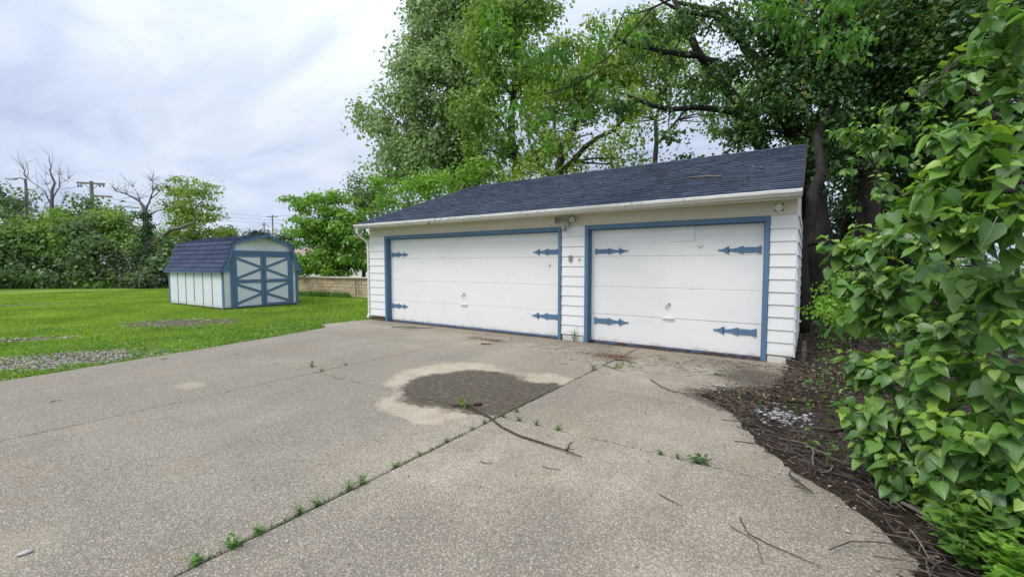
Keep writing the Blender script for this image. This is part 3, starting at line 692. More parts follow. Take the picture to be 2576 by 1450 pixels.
while x > rxl:
    m_ = MB(); xa = x-.31; th = .010; 
    for sg in (-1, 1):
        a = Vector((0, ry, rz_+.018)); dn = Vector((0, sg*ud.y, -ud.z))*.13
        q_ = [Vector((x, 0, .012))+a, Vector((xa, 0, 0))+a, Vector((xa, 0, 0))+a+dn, Vector((x, 0, .012))+a+dn]
        m_.add(q_+[v-Vector((0, 0, .012)) for v in q_], [(0,1,2,3),(4,7,6,5),(0,3,7,4),(3,2,6,7),(1,5,6,2)])
    gp(m_, 'ridge_cap', 'shingle'); x -= .27
m_ = MB()
for i in range(12):   # hip caps on the left
    t0, t1 = i/12, (i+1.25)/12
    p0 = Vector((ex0+(rxl-ex0)*t0, ey+(ry-ey)*t0, ez+(rz_-ez)*t0+.022)); p1 = Vector((ex0+(rxl-ex0)*min(1,t1), ey+(ry-ey)*min(1,t1), ez+(rz_-ez)*min(1,t1)+.012))
    m_.add([p0, p1, p1+Vector((.12, 0, -.012)), p0+Vector((.12, 0, -.012)), p1+Vector((-.05, .1, -.03)), p0+Vector((-.05, .1, -.03))], [(0, 1, 2, 3), (0, 5, 4, 1)])
gp(m_, 'hip_cap', 'shingle', kind='stuff')
m_ = MB(); m_.beam((ex1+.006, ey+.01, ez-.045), (ex1+.006, ry, rz_-.045), .075, (1, 0, 0), .014); gp(m_, 'rake_board', 'rot')

# ================================================================== SHED (local frame: x across the front, y to the back)
SW, SL = 2.55, 4.30
shed = empty('garden_shed', (-15.94, 6.70, 0), 1.591); tag(shed, 'small barn-roofed shed, pale walls with blue trim and crossed double doors', 'shed')
def sp(m_, name, m, par=None, lab=None): 
    o = m_.build(name, M[m], par or shed)
    if lab: o['label'] = lab
    return o
PR = [(-.14, 1.24), (-.06, 1.36), (.04, 1.55), (.272, 2.245), (SW/2, 2.525)]
PRF = PR+[(SW-x, z) for x, z in PR[:-1]][::-1]
inner = [(0, .05), (0, 1.33), (.08, 1.55), (.30, 2.20), (SW/2, 2.47), (SW-.30, 2.20), (SW-.08, 1.55), (SW, 1.33), (SW, .05)]
m_ = MB(); m_.prism(inner, (0, .012, 0), (1, 0, 0), (0, 0, 1), (0, SL-.02, 0)); sp(m_, 'wall', 'shed_white')
m_ = MB(); m_.box(.02, SW-.02, .02, SL-.02, -.03, .06); sp(m_, 'skid_base', 'rot')
# side panels with battens (left side x=0)
npan = 6
for s_, x in ((0, -.006), (1, SW+.006)):
    for i in range(npan):
        y0 = .13+(SL-.26)*i/npan; y1 = .13+(SL-.26)*(i+1)/npan
        m_ = MB(); m_.box(x-.008, x+.008, y0+.004, y1-.004, .03+random.uniform(0, .015), 1.27); sp(m_, 'siding_panel', 'shed_white')
        if i: 
            m_ = MB(); xo = x-.018 if not s_ else x+.018
            m_.box(min(x, xo), max(x, xo), y0-.018, y0+.018, (.17 if i == 3 else .04), 1.262); sp(m_, 'batten', 'blue')
for (x0, x1, y0, y1) in ((-.022, -.004, -.004, .125), (SW+.004, SW+.022, -.004, .125), (-.022, -.004, SL-.125, SL), (SW+.004, SW+.022, SL-.125, SL)):
    m_ = MB(); m_.box(x0, x1, y0, y1, .02, 1.27); sp(m_, 'corner_board', 'blue')
m_ = MB(); m_.box(SW-.09, SW+.003, -.016, -.004, .02, 1.24); sp(m_, 'corner_board', 'blue')
# front trim
yf = -.004
m_ = MB(); m_.box(.20, .30, yf-.022, yf, .03, 1.86); sp(m_, 'frame_board', 'blue')
m_ = MB(); m_.box(SW-.30, SW-.20, yf-.022, yf, .03, 1.86); sp(m_, 'frame_board', 'blue')
m_ = MB(); m_.box(.16, SW-.16, yf-.030, yf, 1.86, 1.955); sp(m_, 'header_board', 'blue')
XM = SW/2
for sgn, x0, x1 in ((-1, .305, XM-.006), (1, XM+.006, SW-.305)):
    m_ = MB(); m_.box(x0, x1, yf-.020, yf-.004, .04, 1.85)
    d = sp(m_, 'shed_door', 'shed_white'); yb = yf-.021
    def brd(nm, a, b): 
        m2_ = MB(); m2_.box(a[0], b[0], yb-.016, yb, a[1], b[1]); return sp(m2_, nm, 'blue', d)
    wS = .09
    brd('stile', (x0, .04), (x0+wS, 1.85)); brd('stile', (x1-wS, .04), (x1, 1.85))
    brd('rail', (x0+wS, 1.74), (x1-wS, 1.85)); brd('rail', (x0+wS, .85), (x1-wS, .97)); brd('rail', (x0+wS, .04), (x1-wS, .13 if sgn > 0 else .075))
    xi, xo = (x1-wS, x0+wS) if sgn < 0 else (x0+wS, x1-wS)
    for za, zb in ((.97, 1.74), (.13, .85)):
        zm = (za+zb)/2
        for zc in (za, zb):
            s1_ = .045 if zc == za else -.045
            m2_ = MB(); m2_.beam((xi, yb-.007, zm+(-.035 if zc == za else .035)), (xo, yb-.007, zc+s1_), .085, (0, 1, 0), .012); sp(m2_, 'brace', 'blue', d)
    if sgn < 0:
        m2_ = MB(); m2_.box(x1-.11, x1+.07, yb-.028, yb-.016, 1.33, 1.36); m2_.tube([(x1-.02, yb-.03, 1.35), (x1-.02, yb-.05, 1.35)], .02, 8); sp(m2_, 'hasp', 'metal', d)
    else:
        m2_ = MB(); m2_.beam((x0+.02, yb-.04, .93), (x0+.20, yb-.035, .935), .03, (0, 1, 0), .02); sp(m2_, 'handle', 'metal', d)
        m2_ = MB(); m2_.box(x0+.015, x0+.055, yb-.045, yb-.016, 1.26, 1.31); m2_.tube([(x0+.02, yb-.03, 1.31), (x0+.035, yb-.03, 1.345), (x0+.05, yb-.03, 1.31)], .006, 5); sp(m2_, 'padlock', 'metal', d)
# gable fascia: boards following the gambrel, peak juts forward
def yov(x): return -.10-.26*max(0, 1-abs(x-XM)/(.62))
FX = [(-.14, 1.24), (.04, 1.55), (.272, 2.245), (XM-.62, None), (XM, 2.525)]
zk = lambda x: 2.245+(2.525-2.245)*(x-.272)/(XM-.272)
segs = [((-.14, 1.24), (.04, 1.55)), ((.04, 1.55), (.272, 2.245)), ((.272, 2.245), (XM-.62, zk(XM-.62))), ((XM-.62, zk(XM-.62)), (XM, 2.525))]
for mir in (0, 1):
    for (xa, za), (xb, zb) in segs:
        A = (xa if not mir else SW-xa); B = (xb if not mir else SW-xb)
        dpt = .10 if xa > 0 else .12
        d = Vector((B-A, 0, zb-za)).normalized(); inw = Vector((-d.z, 0, d.x)); 
        if inw.z > 0 or (abs(inw.z) < .5 and (inw.x < 0) == (not mir)): inw = -inw
        m_ = MB(); ya, yb2 = yov(A), yov(B)
        a0, b0 = Vector((A, ya, za)), Vector((B, yb2, zb))
        if xa < 0:   # flared foot: solid triangle piece
            p3 = Vector((A+(.30 if not mir else -.30), ya, za)); p4 = Vector((B+(.10 if not mir else -.10), yb2, zb-.02)); q_ = [a0, b0, p4, p3]
        else: q_ = [a0, b0, b0+inw*dpt, a0+inw*dpt]
        m_.add(q_+[v+Vector((0, .02, 0)) for v in q_], [(0,1,2,3),(7,6,5,4),(0,4,5,1),(1,5,6,2),(2,6,7,3),(3,7,4,0)]); sp(m_, 'fascia_board', 'blue')
    m_ = MB(); xs_ = XM-.62 if not mir else XM+.62
    m_.add([(xs_, -.08, zk(XM-.62)-.03), (XM, -.08, 2.47), (XM, -.33, 2.49), (xs_, -.081, zk(XM-.62)-.05)], [(0, 1, 2, 3)]); sp(m_, 'beak_soffit', 'shed_white')
m_ = MB(); m_.box(-.15, -.13, -.10, SL+.06, 1.20, 1.245); sp(m_, 'eave_board', 'blue')
m_ = MB(); m_.box(SW+.13, SW+.15, -.10, SL+.06, 1.20, 1.245); sp(m_, 'eave_board', 'blue')
m_ = MB(); m_.box(-.13, -.0, -.08, SL+.04, 1.225, 1.240); m_.box(SW, SW+.13, -.08, SL+.04, 1.225, 1.240); sp(m_, 'soffit', 'blue')
# shed roof deck + shingles
for mir in (0, 1):
    f_ = (lambda x: x) if not mir else (lambda x: SW-x)
    m_ = MB()
    for (xa, za), (xb, zb) in zip(PR, PR[1:]):
        q_ = [(f_(xa), -.095, za), (f_(xa), SL+.06, za), (f_(xb), SL+.06, zb), (f_(xb), -.095, zb)]
        m_.add(q_+[(x, y, z-.03) for x, y, z in q_], [(0,1,2,3),(7,6,5,4),(0,4,5,1),(1,5,6,2),(2,6,7,3),(3,7,4,0)])
    m_.add([(f_(XM-.62), -.09, zk(XM-.62)), (XM, -.09, 2.525), (XM, -.36, 2.525)], [(0, 1, 2)])
    sp(m_, 'roof_deck', 'underlay')
    # path length param
    cum = [0]
    for (xa, za), (xb, zb) in zip(PR, PR[1:]): cum.append(cum[-1]+math.hypot(xb-xa, zb-za))
    def at(s):
        s = max(0, min(s, cum[-1]))
        for i in range(len(cum)-1):
            if s <= cum[i+1]+1e-9:
                t = (s-cum[i])/(cum[i+1]-cum[i]); (xa, za), (xb, zb) = PR[i], PR[i+1]; d = Vector((zb-za, 0, -(xb-xa)))/math.hypot(xb-xa, zb-za)
                return Vector((xa+(xb-xa)*t, 0, za+(zb-za)*t)), -d
    nc = 13; st = cum[-1]/nc
    for c in range(nc):
        s0, s1 = c*st, min(cum[-1], (c+1.12)*st); y = -.10-(.18*(c % 2)); 
        while y < SL+.06:
            ya = max(y, -.11-(0.24*max(0, (c-9.6)/3.4) if c > 9 else 0)); yb_ = min(y+.36, SL+.065); y += .36
            if yb_-ya < .03: continue
            p0, n0 = at(s0); pm, nm_ = at((s0+s1)/2); p1, n1_ = at(s1); th = random.uniform(.026, .036)
            if n0.z < 0: n0 = -n0
            n0 = Vector((-abs(n0.x), 0, abs(n0.z))); nm_ = Vector((-abs(nm_.x), 0, abs(nm_.z))); n1_ = Vector((-abs(n1_.x), 0, abs(n1_.z)))
            V_ = []
            for (p, n_, h) in ((p0, n0, th), (pm, nm_, th*.65), (p1, n1_, .006)):
                for hh in (h, 0.001):
                    q_ = p+n_*hh
                    V_ += [(f_(q_.x), ya, q_.z), (f_(q_.x), yb_-.005, q_.z)]
            m_ = MB(); m_.add(V_, [(0,1,5,4),(4,5,9,8),(2,6,7,3),(6,10,11,7),(0,2,3,1),(0,4,6,2),(4,8,10,6),(1,3,7,5),(5,7,11,9),(8,9,11,10)])
            sp(m_, 'shingle', 'shed_shingle')
# ================================================================== RETAINING WALL, FAR HOUSE
wa, wb, wc = Vector((-22.6, 11.62, 0)), Vector((-16.55, 12.55, 0)), Vector((-12.4, 12.6, 0))
wall = empty('retaining_wall', wa); tag(wall, 'low tan block retaining wall with pale coping behind the lawn', 'wall')
WH = .86
for A, B, tone in ((wa, wb, 0), (wb, wc, 1)):
    d = (B-A); Ln = d.length; d.normalize(); nrm = Vector((d.y, -d.x, 0)); nrow = 6; bh = WH/nrow
    m_ = MB(); m_.obox((A+B)/2+Vector((0, 0, WH/2))-nrm*.12, d*Ln/2, nrm*.08, Vector((0, 0, WH/2))); m_.build('backing', M['soil'], wall, origin=wa)
    for r_ in range(nrow):
        s = -.2*(r_ % 2)
        while s < Ln:
            a, b = max(0, s), min(Ln, s+random.choice((.40, .40, .30, .46))); s = b if b > s else s+.4
            if b-a < .04: continue
            c_ = A+d*((a+b)/2)+Vector((0, 0, bh*(r_+.5))); po = random.uniform(.0, .028)
            hx, hz_ = d*((b-a)/2-.002), Vector((0, 0, bh/2-.002))
            m_ = MB(); q_ = [c_-hx-hz_, c_+hx-hz_, c_+hx+hz_, c_-hx+hz_]; fr_ = [c_-hx*.86-hz_*.8+nrm*random.uniform(.012, .026), c_+hx*.86-hz_*.8+nrm*random.uniform(.012, .026), c_+hx*.86+hz_*.8+nrm*random.uniform(.012, .026), c_-hx*.86+hz_*.8+nrm*random.uniform(.012, .026)]
            bk = [v-nrm*.05 for v in q_]
            m_.add(q_+fr_+bk, [(4,5,6,7),(0,1,5,4),(1,2,6,5),(2,3,7,6),(3,0,4,7),(0,8,9,1),(1,9,10,2),(2,10,11,3),(3,11,8,0)]); m_.build('block', M['block'], wall, origin=wa)
    m_ = MB(); m_.obox((A+B)/2+Vector((0, 0, WH+.03))-nrm*.07, d*(Ln/2+.02), nrm*.16, Vector((0, 0, .028))); m_.build('coping', M['coping'], wall, origin=wa)
post = MB(); post.tube([(-16.75, 12.38, -.03), (-16.78, 12.38, .78)], .03, 8); tag(post.build('metal_post', M['metal']), 'thin grey metal post standing in front of the tan block wall', 'post')
hs = empty('distant_house', (-36, 26, 0)); tag(hs, 'white house with tan roof glimpsed through leaves beyond the block wall', 'house')
def hp(m_, n_, m, par=None): return m_.build(n_, m, par or hs, origin=(-36, 26, 0))
WHT = NT('house_white').bsdf((.72, .73, .74), .6); TAN = NT('house_tan_roof').bsdf((.33, .24, .19), .9); GLS = NT('house_glass').bsdf((.05, .07, .09), .1, None, .8)
m_ = MB(); m_.box(-44, -24, 24, 32, 0, 2.35); hp(m_, 'wall', WHT)
m_ = MB(); m_.add([(-44.5,23.5,2.3),(-23.5,23.5,2.3),(-23.5,32.5,2.3),(-44.5,32.5,2.3),(-42,28,4.3),(-26,28,4.3)], [(0,1,5,4),(1,2,5),(2,3,4,5),(3,0,4),(0,3,2,1)]); hp(m_, 'roof', TAN)
for x in (-41, -36.5, -32, -27.5):
    m_ = MB(); m_.box(x, x+1.4, 23.95, 24.02, .95, 1.95); wi = hp(m_, 'window', WHT); m_ = MB(); m_.box(x+.08, x+1.32, 23.93, 23.96, 1.03, 1.87); hp(m_, 'pane', GLS, wi)

# ================================================================== UTILITY POLES, STREET LIGHTS, WIRES
WOODP = bark('weathered_pole', (.13, .11, .085), (.30, .27, .22))
pa = Vector((-52.274,11.721,-0.523)); pa.z = 0
pole = empty('utility_pole', pa); tag(pole, 'tall wooden utility pole with two crossarms rising above the hedge', 'utility pole', 'poles beyond the hedge')
cR = Vector((math.cos(R(34)), math.sin(R(34)), 0))
def pp(m_, n_, m): return m_.build(n_, m, pole, origin=pa)
top = Vector((pa.x, pa.y, 8.75)); m_ = MB(); m_.tube([pa, top], [.17, .13], 10); pp(m_, 'post', WOODP)
m_ = MB(); m_.beam(top+cR*-1.25+Vector((0, 0, -.12)), top+cR*1.15+Vector((0, 0, -.25)), .13, (0, 0, 1), .15); pp(m_, 'crossarm', WOODP)
m_ = MB(); m_.beam(top+cR*.05+Vector((0, 0, -1.25)), top+cR*1.75+Vector((0, 0, -1.35)), .12, (0, 0, 1), .13); pp(m_, 'crossarm', WOODP)
m_ = MB(); m_.beam(top+Vector((0, 0, -.75)), top+cR*.7+Vector((0, 0, -.25)), .05, (0, 0, 1), .04); m_.beam(top+Vector((0, 0, -.75)), top-cR*.7+Vector((0, 0, -.2)), .05, (0, 0, 1), .04); pp(m_, 'brace', WOODP)
for s in (-1.15, -.9, .75, 1.05):
    m_ = MB(); p0 = top+cR*s+Vector((0, 0, -.22)); m_.tube([p0, p0-Vector((0, 0, .12)), p0-Vector((0, 0, .30))], [.03, .09, .05], 8); pp(m_, 'insulator', M['metal'])
STL = NT('street_light_grey').bsdf((.10, .10, .12), .5)
def street_light(p, arm, lab):
    p = Vector(p); b_ = Vector((p.x, p.y, 0)); o = empty('street_light', b_); tag(o, lab, 'street light', 'street lights beyond the hedge')
    m_ = MB(); m_.tube([b_, p], [.13, .10], 8); m_.build('post', STL, o, origin=b_)
    for a in arm:
        m_ = MB(); m_.tube([p, p+cR*a*.5+Vector((0, 0, .1)), p+cR*a], .05, 6); m_.build('arm', STL, o, origin=b_)
        q_ = p+cR*a*1.25; m_ = MB(); m_.obox(q_, cR*.42, Vector((0, 0, .07)), cR.cross(Vector((0, 0, 1)))*.16); m_.build('lamp_head', M['lamp_white'], o, origin=b_)
street_light((-62.232,9.291,9.618), (-1.1,), 'dark street light post at far left with its lamp arm to the left')
street_light((-62.444,16.268,7.666), (1.2,), 'low street light with its lamp arm to the right, left of the ivy tree')
def thin_pole(p, lab, ln=.9):
    p = Vector(p); b_ = Vector((p.x, p.y, 0)); o = empty('distant_pole', b_); tag(o, lab, 'utility pole', 'poles beyond the hedge')
    m_ = MB(); m_.tube([b_, p], [.14, .10], 6); m_.build('post', WOODP, o, origin=b_)
    m_ = MB(); m_.beam(p-cR*ln+Vector((0, 0, -.3)), p+cR*ln+Vector((0, 0, -.3)), .10, (0, 0, 1), .12); m_.build('crossarm', WOODP, o, origin=b_)
thin_pole((-73.052,38.231,9.591), 'taller of two thin poles seen above the shed roof')
thin_pole((-80.322,40.527,8.861), 'shorter thin pole left of the taller pole above the shed roof', .4)
WIRE = NT('wire_grey').bsdf((.16, .17, .20), .6)
def wire(a, b, sag, lab, r=.020):
    a, b = Vector(a), Vector(b); m_ = MB(); m_.tube([a.lerp(b, t)-Vector((0, 0, sag*4*t*(1-t))) for t in [i/16 for i in range(17)]], r, 4, False)
    tag(m_.build('power_line', WIRE), lab, 'power line', 'overhead power lines')
for i, (a, b) in enumerate((((-53.536,11.453,8.404), (-72.065,2.584,8.482)), ((-51.579,12.769,8.334), (-73.094,38.177,9.202)), ((-51.725,12.608,7.385), (-73.082,38.160,8.812)), ((-52.301,12.202,7.104), (-72.743,38.354,8.293)), ((-73.100,38.186,9.396), (-50.083,57.546,12.632)), ((-73.082,38.160,8.812), (-50.021,57.455,10.605)), ((-72.739,38.348,8.163), (-49.968,57.376,8.847)))):
    wire(a, b, .5, ['overhead wire leaving the crossarm pole towards the left', 'topmost overhead wire between the crossarm pole and the poles above the shed', 'middle overhead wire between the crossarm pole and the poles above the shed', 'lowest overhead wire between the crossarm pole and the poles above the shed', 'topmost wire running right from the poles above the shed', 'middle wire running right from the poles above the shed', 'lowest wire running right from the poles above the shed'][i])

# ================================================================== TREES
def base_of(p): return (p[0], p[1], -.03)
def vtrunk(p, z1, r0, r1, lean=(0, 0)):
    return ([(p[0], p[1], -.05), (p[0]+lean[0]*.4, p[1]+lean[1]*.4, z1*.5), (p[0]+lean[0], p[1]+lean[1], z1)], [r0, (r0+r1)/2, r1])
# --- tall trees behind the garage
b = (-18.971,20.986,0.849); T = (-19.555,21.400,13.214)
tree('cottonwood_tree', 'tall grey-green cottonwood whose crown forms the left skyline above the garage', 'tree', base_of(b),
     [([ (b[0],b[1],-.05), (-18.652,21.416,4.130), (-18.983,21.456,8.167), (-19.555,21.400,13.214), (-19.963,21.553,19.774)], [.4,.33,.26,.16,.05]),
      ([(-18.856,21.493,7.410), (-20.328,20.018,9.287), (-21.518,18.698,10.605)], [.16,.10,.04]), ([(-19.269,21.428,10.690), (-17.781,22.011,13.500), (-16.514,22.391,15.471)], [.14,.09,.03]),
      ([(-19.389,19.207,5.659), (-19.850,19.036,7.809), (-20.443,18.761,9.719)], [.12,.08,.04]), ([(-17.458,21.611,13.281),(-18.382,20.494,14.973),(-18.758,19.711,16.125)],[.1,.07,.03])],
     [(-20.06,21.24,15.99,2.15,2.40), (-19.11,22.10,19.27,2.78,2.27), (-20.88,19.95,14.00,1.37,1.74), (-19.44,20.19,12.06,2.31,1.83), (-22.03,19.65,11.95,1.14,1.01), (-23.26,18.75,10.94,1.26,0.96), (-21.37,19.35,9.78,1.86,1.49), (-21.92,18.83,7.55,1.24,1.61), (-19.91,19.59,7.68,1.95,1.71), (-17.67,21.50,13.77,2.07,2.19), (-17.77,21.21,10.36,1.95,1.95), (-16.54,22.42,16.20,1.83,2.19), (-18.44,21.21,8.05,1.99,1.74), (-22.58,17.65,5.49,0.85,0.73)],
     'leaf_cotton', 'bark_pale', dens=.85, per=75, cr=.55, size=.25, twig=.4, flat=.8)
b = (-11.557,17.541,1.007)
tree('ash_tree', 'tree with a straight dark trunk rising behind the middle of the garage roof', 'tree', base_of(b),
     [([(b[0],b[1],-.05), (-11.699,17.718,5.170), (-11.941,17.703,7.441), (-12.051,17.765,9.523), (-11.918,18.077,12.930), (-11.847,18.310,15.769)], [.24,.20,.18,.15,.08,.03]),
      ([(-11.941,17.703,7.441), (-12.432,16.843,8.593), (-12.771,16.093,9.861)], [.10,.06,.02]), ([(-12.030,17.767,9.334), (-10.812,18.080,10.810), (-9.827,18.185,11.483)], [.09,.05,.02])],
     [(-12.83,17.06,6.87,1.14,0.95), (-13.21,16.94,8.96,1.33,1.14), (-12.01,17.87,10.66,1.52,1.14), (-12.84,17.41,12.17,1.52,1.33), (-11.94,18.11,13.69,1.71,1.33), (-10.74,18.70,10.28,1.33,1.14), (-11.12,17.55,5.82,0.83,0.65), (-13.27,16.69,5.74,0.95,0.66)],
     'leaf_mid', dens=2.0, per=62, cr=.42, size=.19, twig=.45)
b = (-8.751,17.021,1.052)
tree('maple_tree', 'forked yellow-green maple behind the garage ridge, right of the straight trunk', 'tree', base_of(b),
     [([(b[0],b[1],-.05), (-9.134,16.976,4.305), (-9.104,17.085,5.675), (-8.653,17.490,7.216), (-8.418,17.693,7.901), (-8.304,17.893,9.785)], [.26,.22,.18,.15,.11,.04]),
      ([(-9.136,17.041,5.333), (-7.990,17.280,6.398), (-6.786,17.527,6.995), (-6.072,18.067,7.888)], [.14,.11,.08,.03]), ([(-9.154,17.006,4.990), (-9.896,16.573,6.018), (-10.201,16.412,6.702), (-10.303,16.410,7.730)], [.13,.09,.06,.02]),
      ([(-9.027,16.578,6.365), (-8.415,17.015,6.732), (-7.522,17.020,6.833)], [.05,.05,.02])],
     [(-9.24,17.13,7.73,1.20,0.77), (-8.14,17.95,8.93,1.54,0.94), (-6.79,18.19,8.07,1.17,0.75), (-7.02,17.93,6.40,1.17,0.53), (-8.24,17.05,5.40,1.42,0.50), (-10.02,16.45,5.33,1.03,0.51), (-9.89,17.24,6.84,0.97,0.70), (-7.59,18.37,9.78,1.37,0.86), (-8.89,17.53,10.30,1.20,0.86), (-6.31,18.37,5.65,1.00,0.37), (-6.30,19.22,9.44,1.03,0.86), (-9.20,17.07,6.36,1.03,0.69), (-8.99,17.37,8.93,1.20,0.86), (-7.35,18.62,10.98,1.54,1.03), (-5.63,19.75,10.64,1.03,0.86), (-10.24,17.14,8.95,0.88,0.88)],
     'leaf_yellow', dens=2.6, per=52, cr=.36, size=.155, twig=.5)
b = (-7.103,24.165,0.939)
tree('background_maple', 'airy light green tree far behind the right half of the roof', 'tree', base_of(b),
     [([(b[0],b[1],-.05), (-7.100,24.549,6.779), (-6.999,24.786,9.375), (-6.738,25.174,12.619)], [.2,.15,.1,.04]), ([(-7.050,24.667,8.077), (-5.589,25.794,10.240), (-4.551,26.579,11.537)], [.08,.05,.02])],
     [(-6.69,25.11,11.10,1.52,0.97), (-8.17,24.21,12.62,1.73,1.30), (-5.64,25.87,11.97,1.73,1.30), (-3.95,26.85,9.37,1.52,0.97), (-5.05,26.16,10.24,1.30,0.65), (-7.34,24.90,14.57,1.95,1.30), (-8.78,23.56,8.94,1.30,0.87), (-6.42,25.47,13.92,1.73,1.08), (-3.45,27.27,10.67,1.30,1.30), (-7.38,24.57,10.02,1.08,0.54)], 'leaf_mid', dens=1.0, per=48, cr=.42, size=.19, twig=.5)
b = (-14.150,14.586,1.029)
tree('understory_tree', 'low bright green tree filling in just behind the left half of the garage roof', 'tree', base_of(b),
     [vtrunk(b, 3.2, .12, .05), ([(b[0],b[1],2), (-12.917,15.665,4.814), (-12.191,16.202,5.535)], [.08,.05,.02]), ([(b[0],b[1],1.6), (-15.440,13.916,4.093)], [.07,.02])],
     [(-15.01,14.24,4.63,1.26,0.63), (-13.83,15.08,5.27,1.35,0.63), (-12.64,15.90,5.54,1.08,0.54), (-11.59,16.61,5.54,0.90,0.45), (-15.58,13.81,3.91,0.90,0.54), (-14.24,14.72,4.09,1.62,0.63), (-16.87,14.23,5.17,0.76,0.57)],
     'leaf_bright', dens=2.0, per=75, cr=.36, size=.14)
b = (-20.960,16.025,0.917)
tree('shade_tree', 'darker small tree at the garage roof left end under the cottonwood', 'tree', base_of(b),
     [vtrunk(b, 4.5, .12, .05)], [(-20.91,16.35,5.42,1.13,0.79), (-20.23,16.75,4.52,1.02,0.68), (-21.30,16.13,6.10,0.56,0.41), (-21.36,16.01,4.75,0.68,0.56), (-20.00,17.01,6.10,0.79,0.68)], 'leaf_hedge', dens=1.8, per=65, cr=.36, size=.14)
b = (-20.464,13.344,0.973)
tree('young_maple', 'bright layered maple standing behind the block wall between shed and garage', 'tree', base_of(b),
     [vtrunk(b, 4.2, .06, .03, (.2,.1)), vtrunk((b[0]+.35,b[1],0), 3.8, .05, .02, (.5,0)), vtrunk((b[0]-.2,b[1]+.3,0), 3.9, .05, .02, (-.7,.3)), vtrunk((b[0]+1.3,b[1]+.2,0), 4.2, .06, .03, (.1,0))],
     [(-20.66,12.40,1.58,1.18,0.59), (-19.71,13.31,1.98,1.19,0.60), (-18.72,13.97,1.78,0.79,0.79), (-20.44,12.98,4.35,1.19,0.56), (-19.90,13.73,4.80,0.81,0.40), (-20.91,12.61,3.56,1.09,0.60), (-19.59,13.50,3.56,1.29,0.69), (-21.04,12.45,2.57,0.89,0.60), (-20.33,13.30,2.59,1.11,0.70), (-18.83,13.97,2.97,0.89,0.99), (-20.31,12.40,1.58,1.07,0.43), (-19.01,13.27,1.48,1.36,0.49), (-18.70,14.12,3.96,0.60,0.60), (-21.27,12.43,4.65,0.50,0.20)],
     'leaf_bright', dens=3.6, per=56, cr=.32, size=.17, flat=.32, twr=.012)
# --- big dark maple, right of centre
b = (0.231,14.024,1.117)
tree('dark_maple', 'large dark maple with sprawling limbs over the right end of the garage', 'tree', base_of(b), barkm='bark_dark', limbs=
     [([(b[0],b[1],-.05), (0.139,14.030,2.154), (-0.028,13.999,3.397), (-0.332,14.126,4.801), (-1.043,14.097,6.141), (-1.431,14.271,7.277), (-1.837,14.284,7.969), (-2.254,14.287,8.610), (-3.507,13.844,9.212)], [.40,.34,.30,.22,.17,.14,.12,.09,.05]),
      ([(0.022,14.018,3.190), (-0.795,14.736,4.127), (-1.387,15.002,5.053), (-1.452,14.994,5.604), (-1.953,14.708,6.401), (-2.565,14.336,7.022), (-2.968,14.116,7.818), (-3.222,13.988,8.486), (-3.600,13.792,9.388)], [.22,.20,.18,.16,.15,.13,.11,.09,.06]),
      ([(-1.942,14.510,6.959), (-2.394,14.230,7.328), (-2.849,13.934,7.513), (-3.353,13.350,7.464), (-3.852,12.776,7.526), (-4.536,11.839,7.644), (-4.918,11.592,7.806)], [.12,.11,.10,.08,.07,.04,.02]),
      ([(-1.401,15.023,5.522), (-1.822,14.518,5.829), (-2.182,14.034,5.852), (-3.349,12.886,5.859), (-4.008,12.082,5.925), (-4.492,11.773,6.173)], [.12,.10,.09,.07,.05,.02]),
      ([(-1.636,14.273,7.570), (-2.444,14.036,8.577), (-3.448,13.623,8.920), (-4.099,13.463,9.505)], [.09,.07,.05,.03]), ([(-0.120,13.950,3.605), (0.167,13.637,5.098), (0.430,13.292,6.353), (0.510,12.833,7.743)], [.22,.17,.12,.06]),
      ([(-1.043,14.097,6.141), (-1.166,14.066,6.941), (-1.372,13.984,7.806), (-1.475,13.943,8.239)], [.06,.05,.04,.02])],
     lobes=[(-3.54,13.16,8.30,0.79,0.51), (-4.10,12.12,7.48,0.54,0.43), (-2.65,13.65,6.61,0.56,0.34), (-3.49,12.38,5.10,0.54,0.26), (-1.86,14.09,5.25,0.79,0.39), (-1.74,14.12,4.47,0.79,0.20), (-0.87,13.90,5.04,0.75,0.85), (-0.84,14.04,6.85,0.96,0.96), (-1.43,13.98,8.35,0.97,0.65), (-0.03,13.57,6.09,0.89,1.09), (0.27,13.41,4.25,0.58,0.78), (-0.16,13.59,7.68,1.09,0.79), (-2.71,14.34,8.69,0.70,0.53), (-3.05,13.10,6.08,0.61,0.24), (-3.36,13.63,4.47,0.41,0.18), (-4.41,11.81,5.97,0.43,0.24), (-3.35,13.34,7.21,0.57,0.40), (-2.15,13.66,7.14,0.44,0.44), (-1.52,13.53,6.11,0.75,0.53), (-0.61,13.41,5.87,0.91,0.81), (-1.10,13.44,7.70,0.93,0.72), (0.24,13.19,4.97,0.77,0.86), (0.41,13.46,7.26,0.86,0.77)],
     leafm='leaf_dark', dens=5.5, per=58, cr=.25, size=.115, twig=.35, twr=.010)
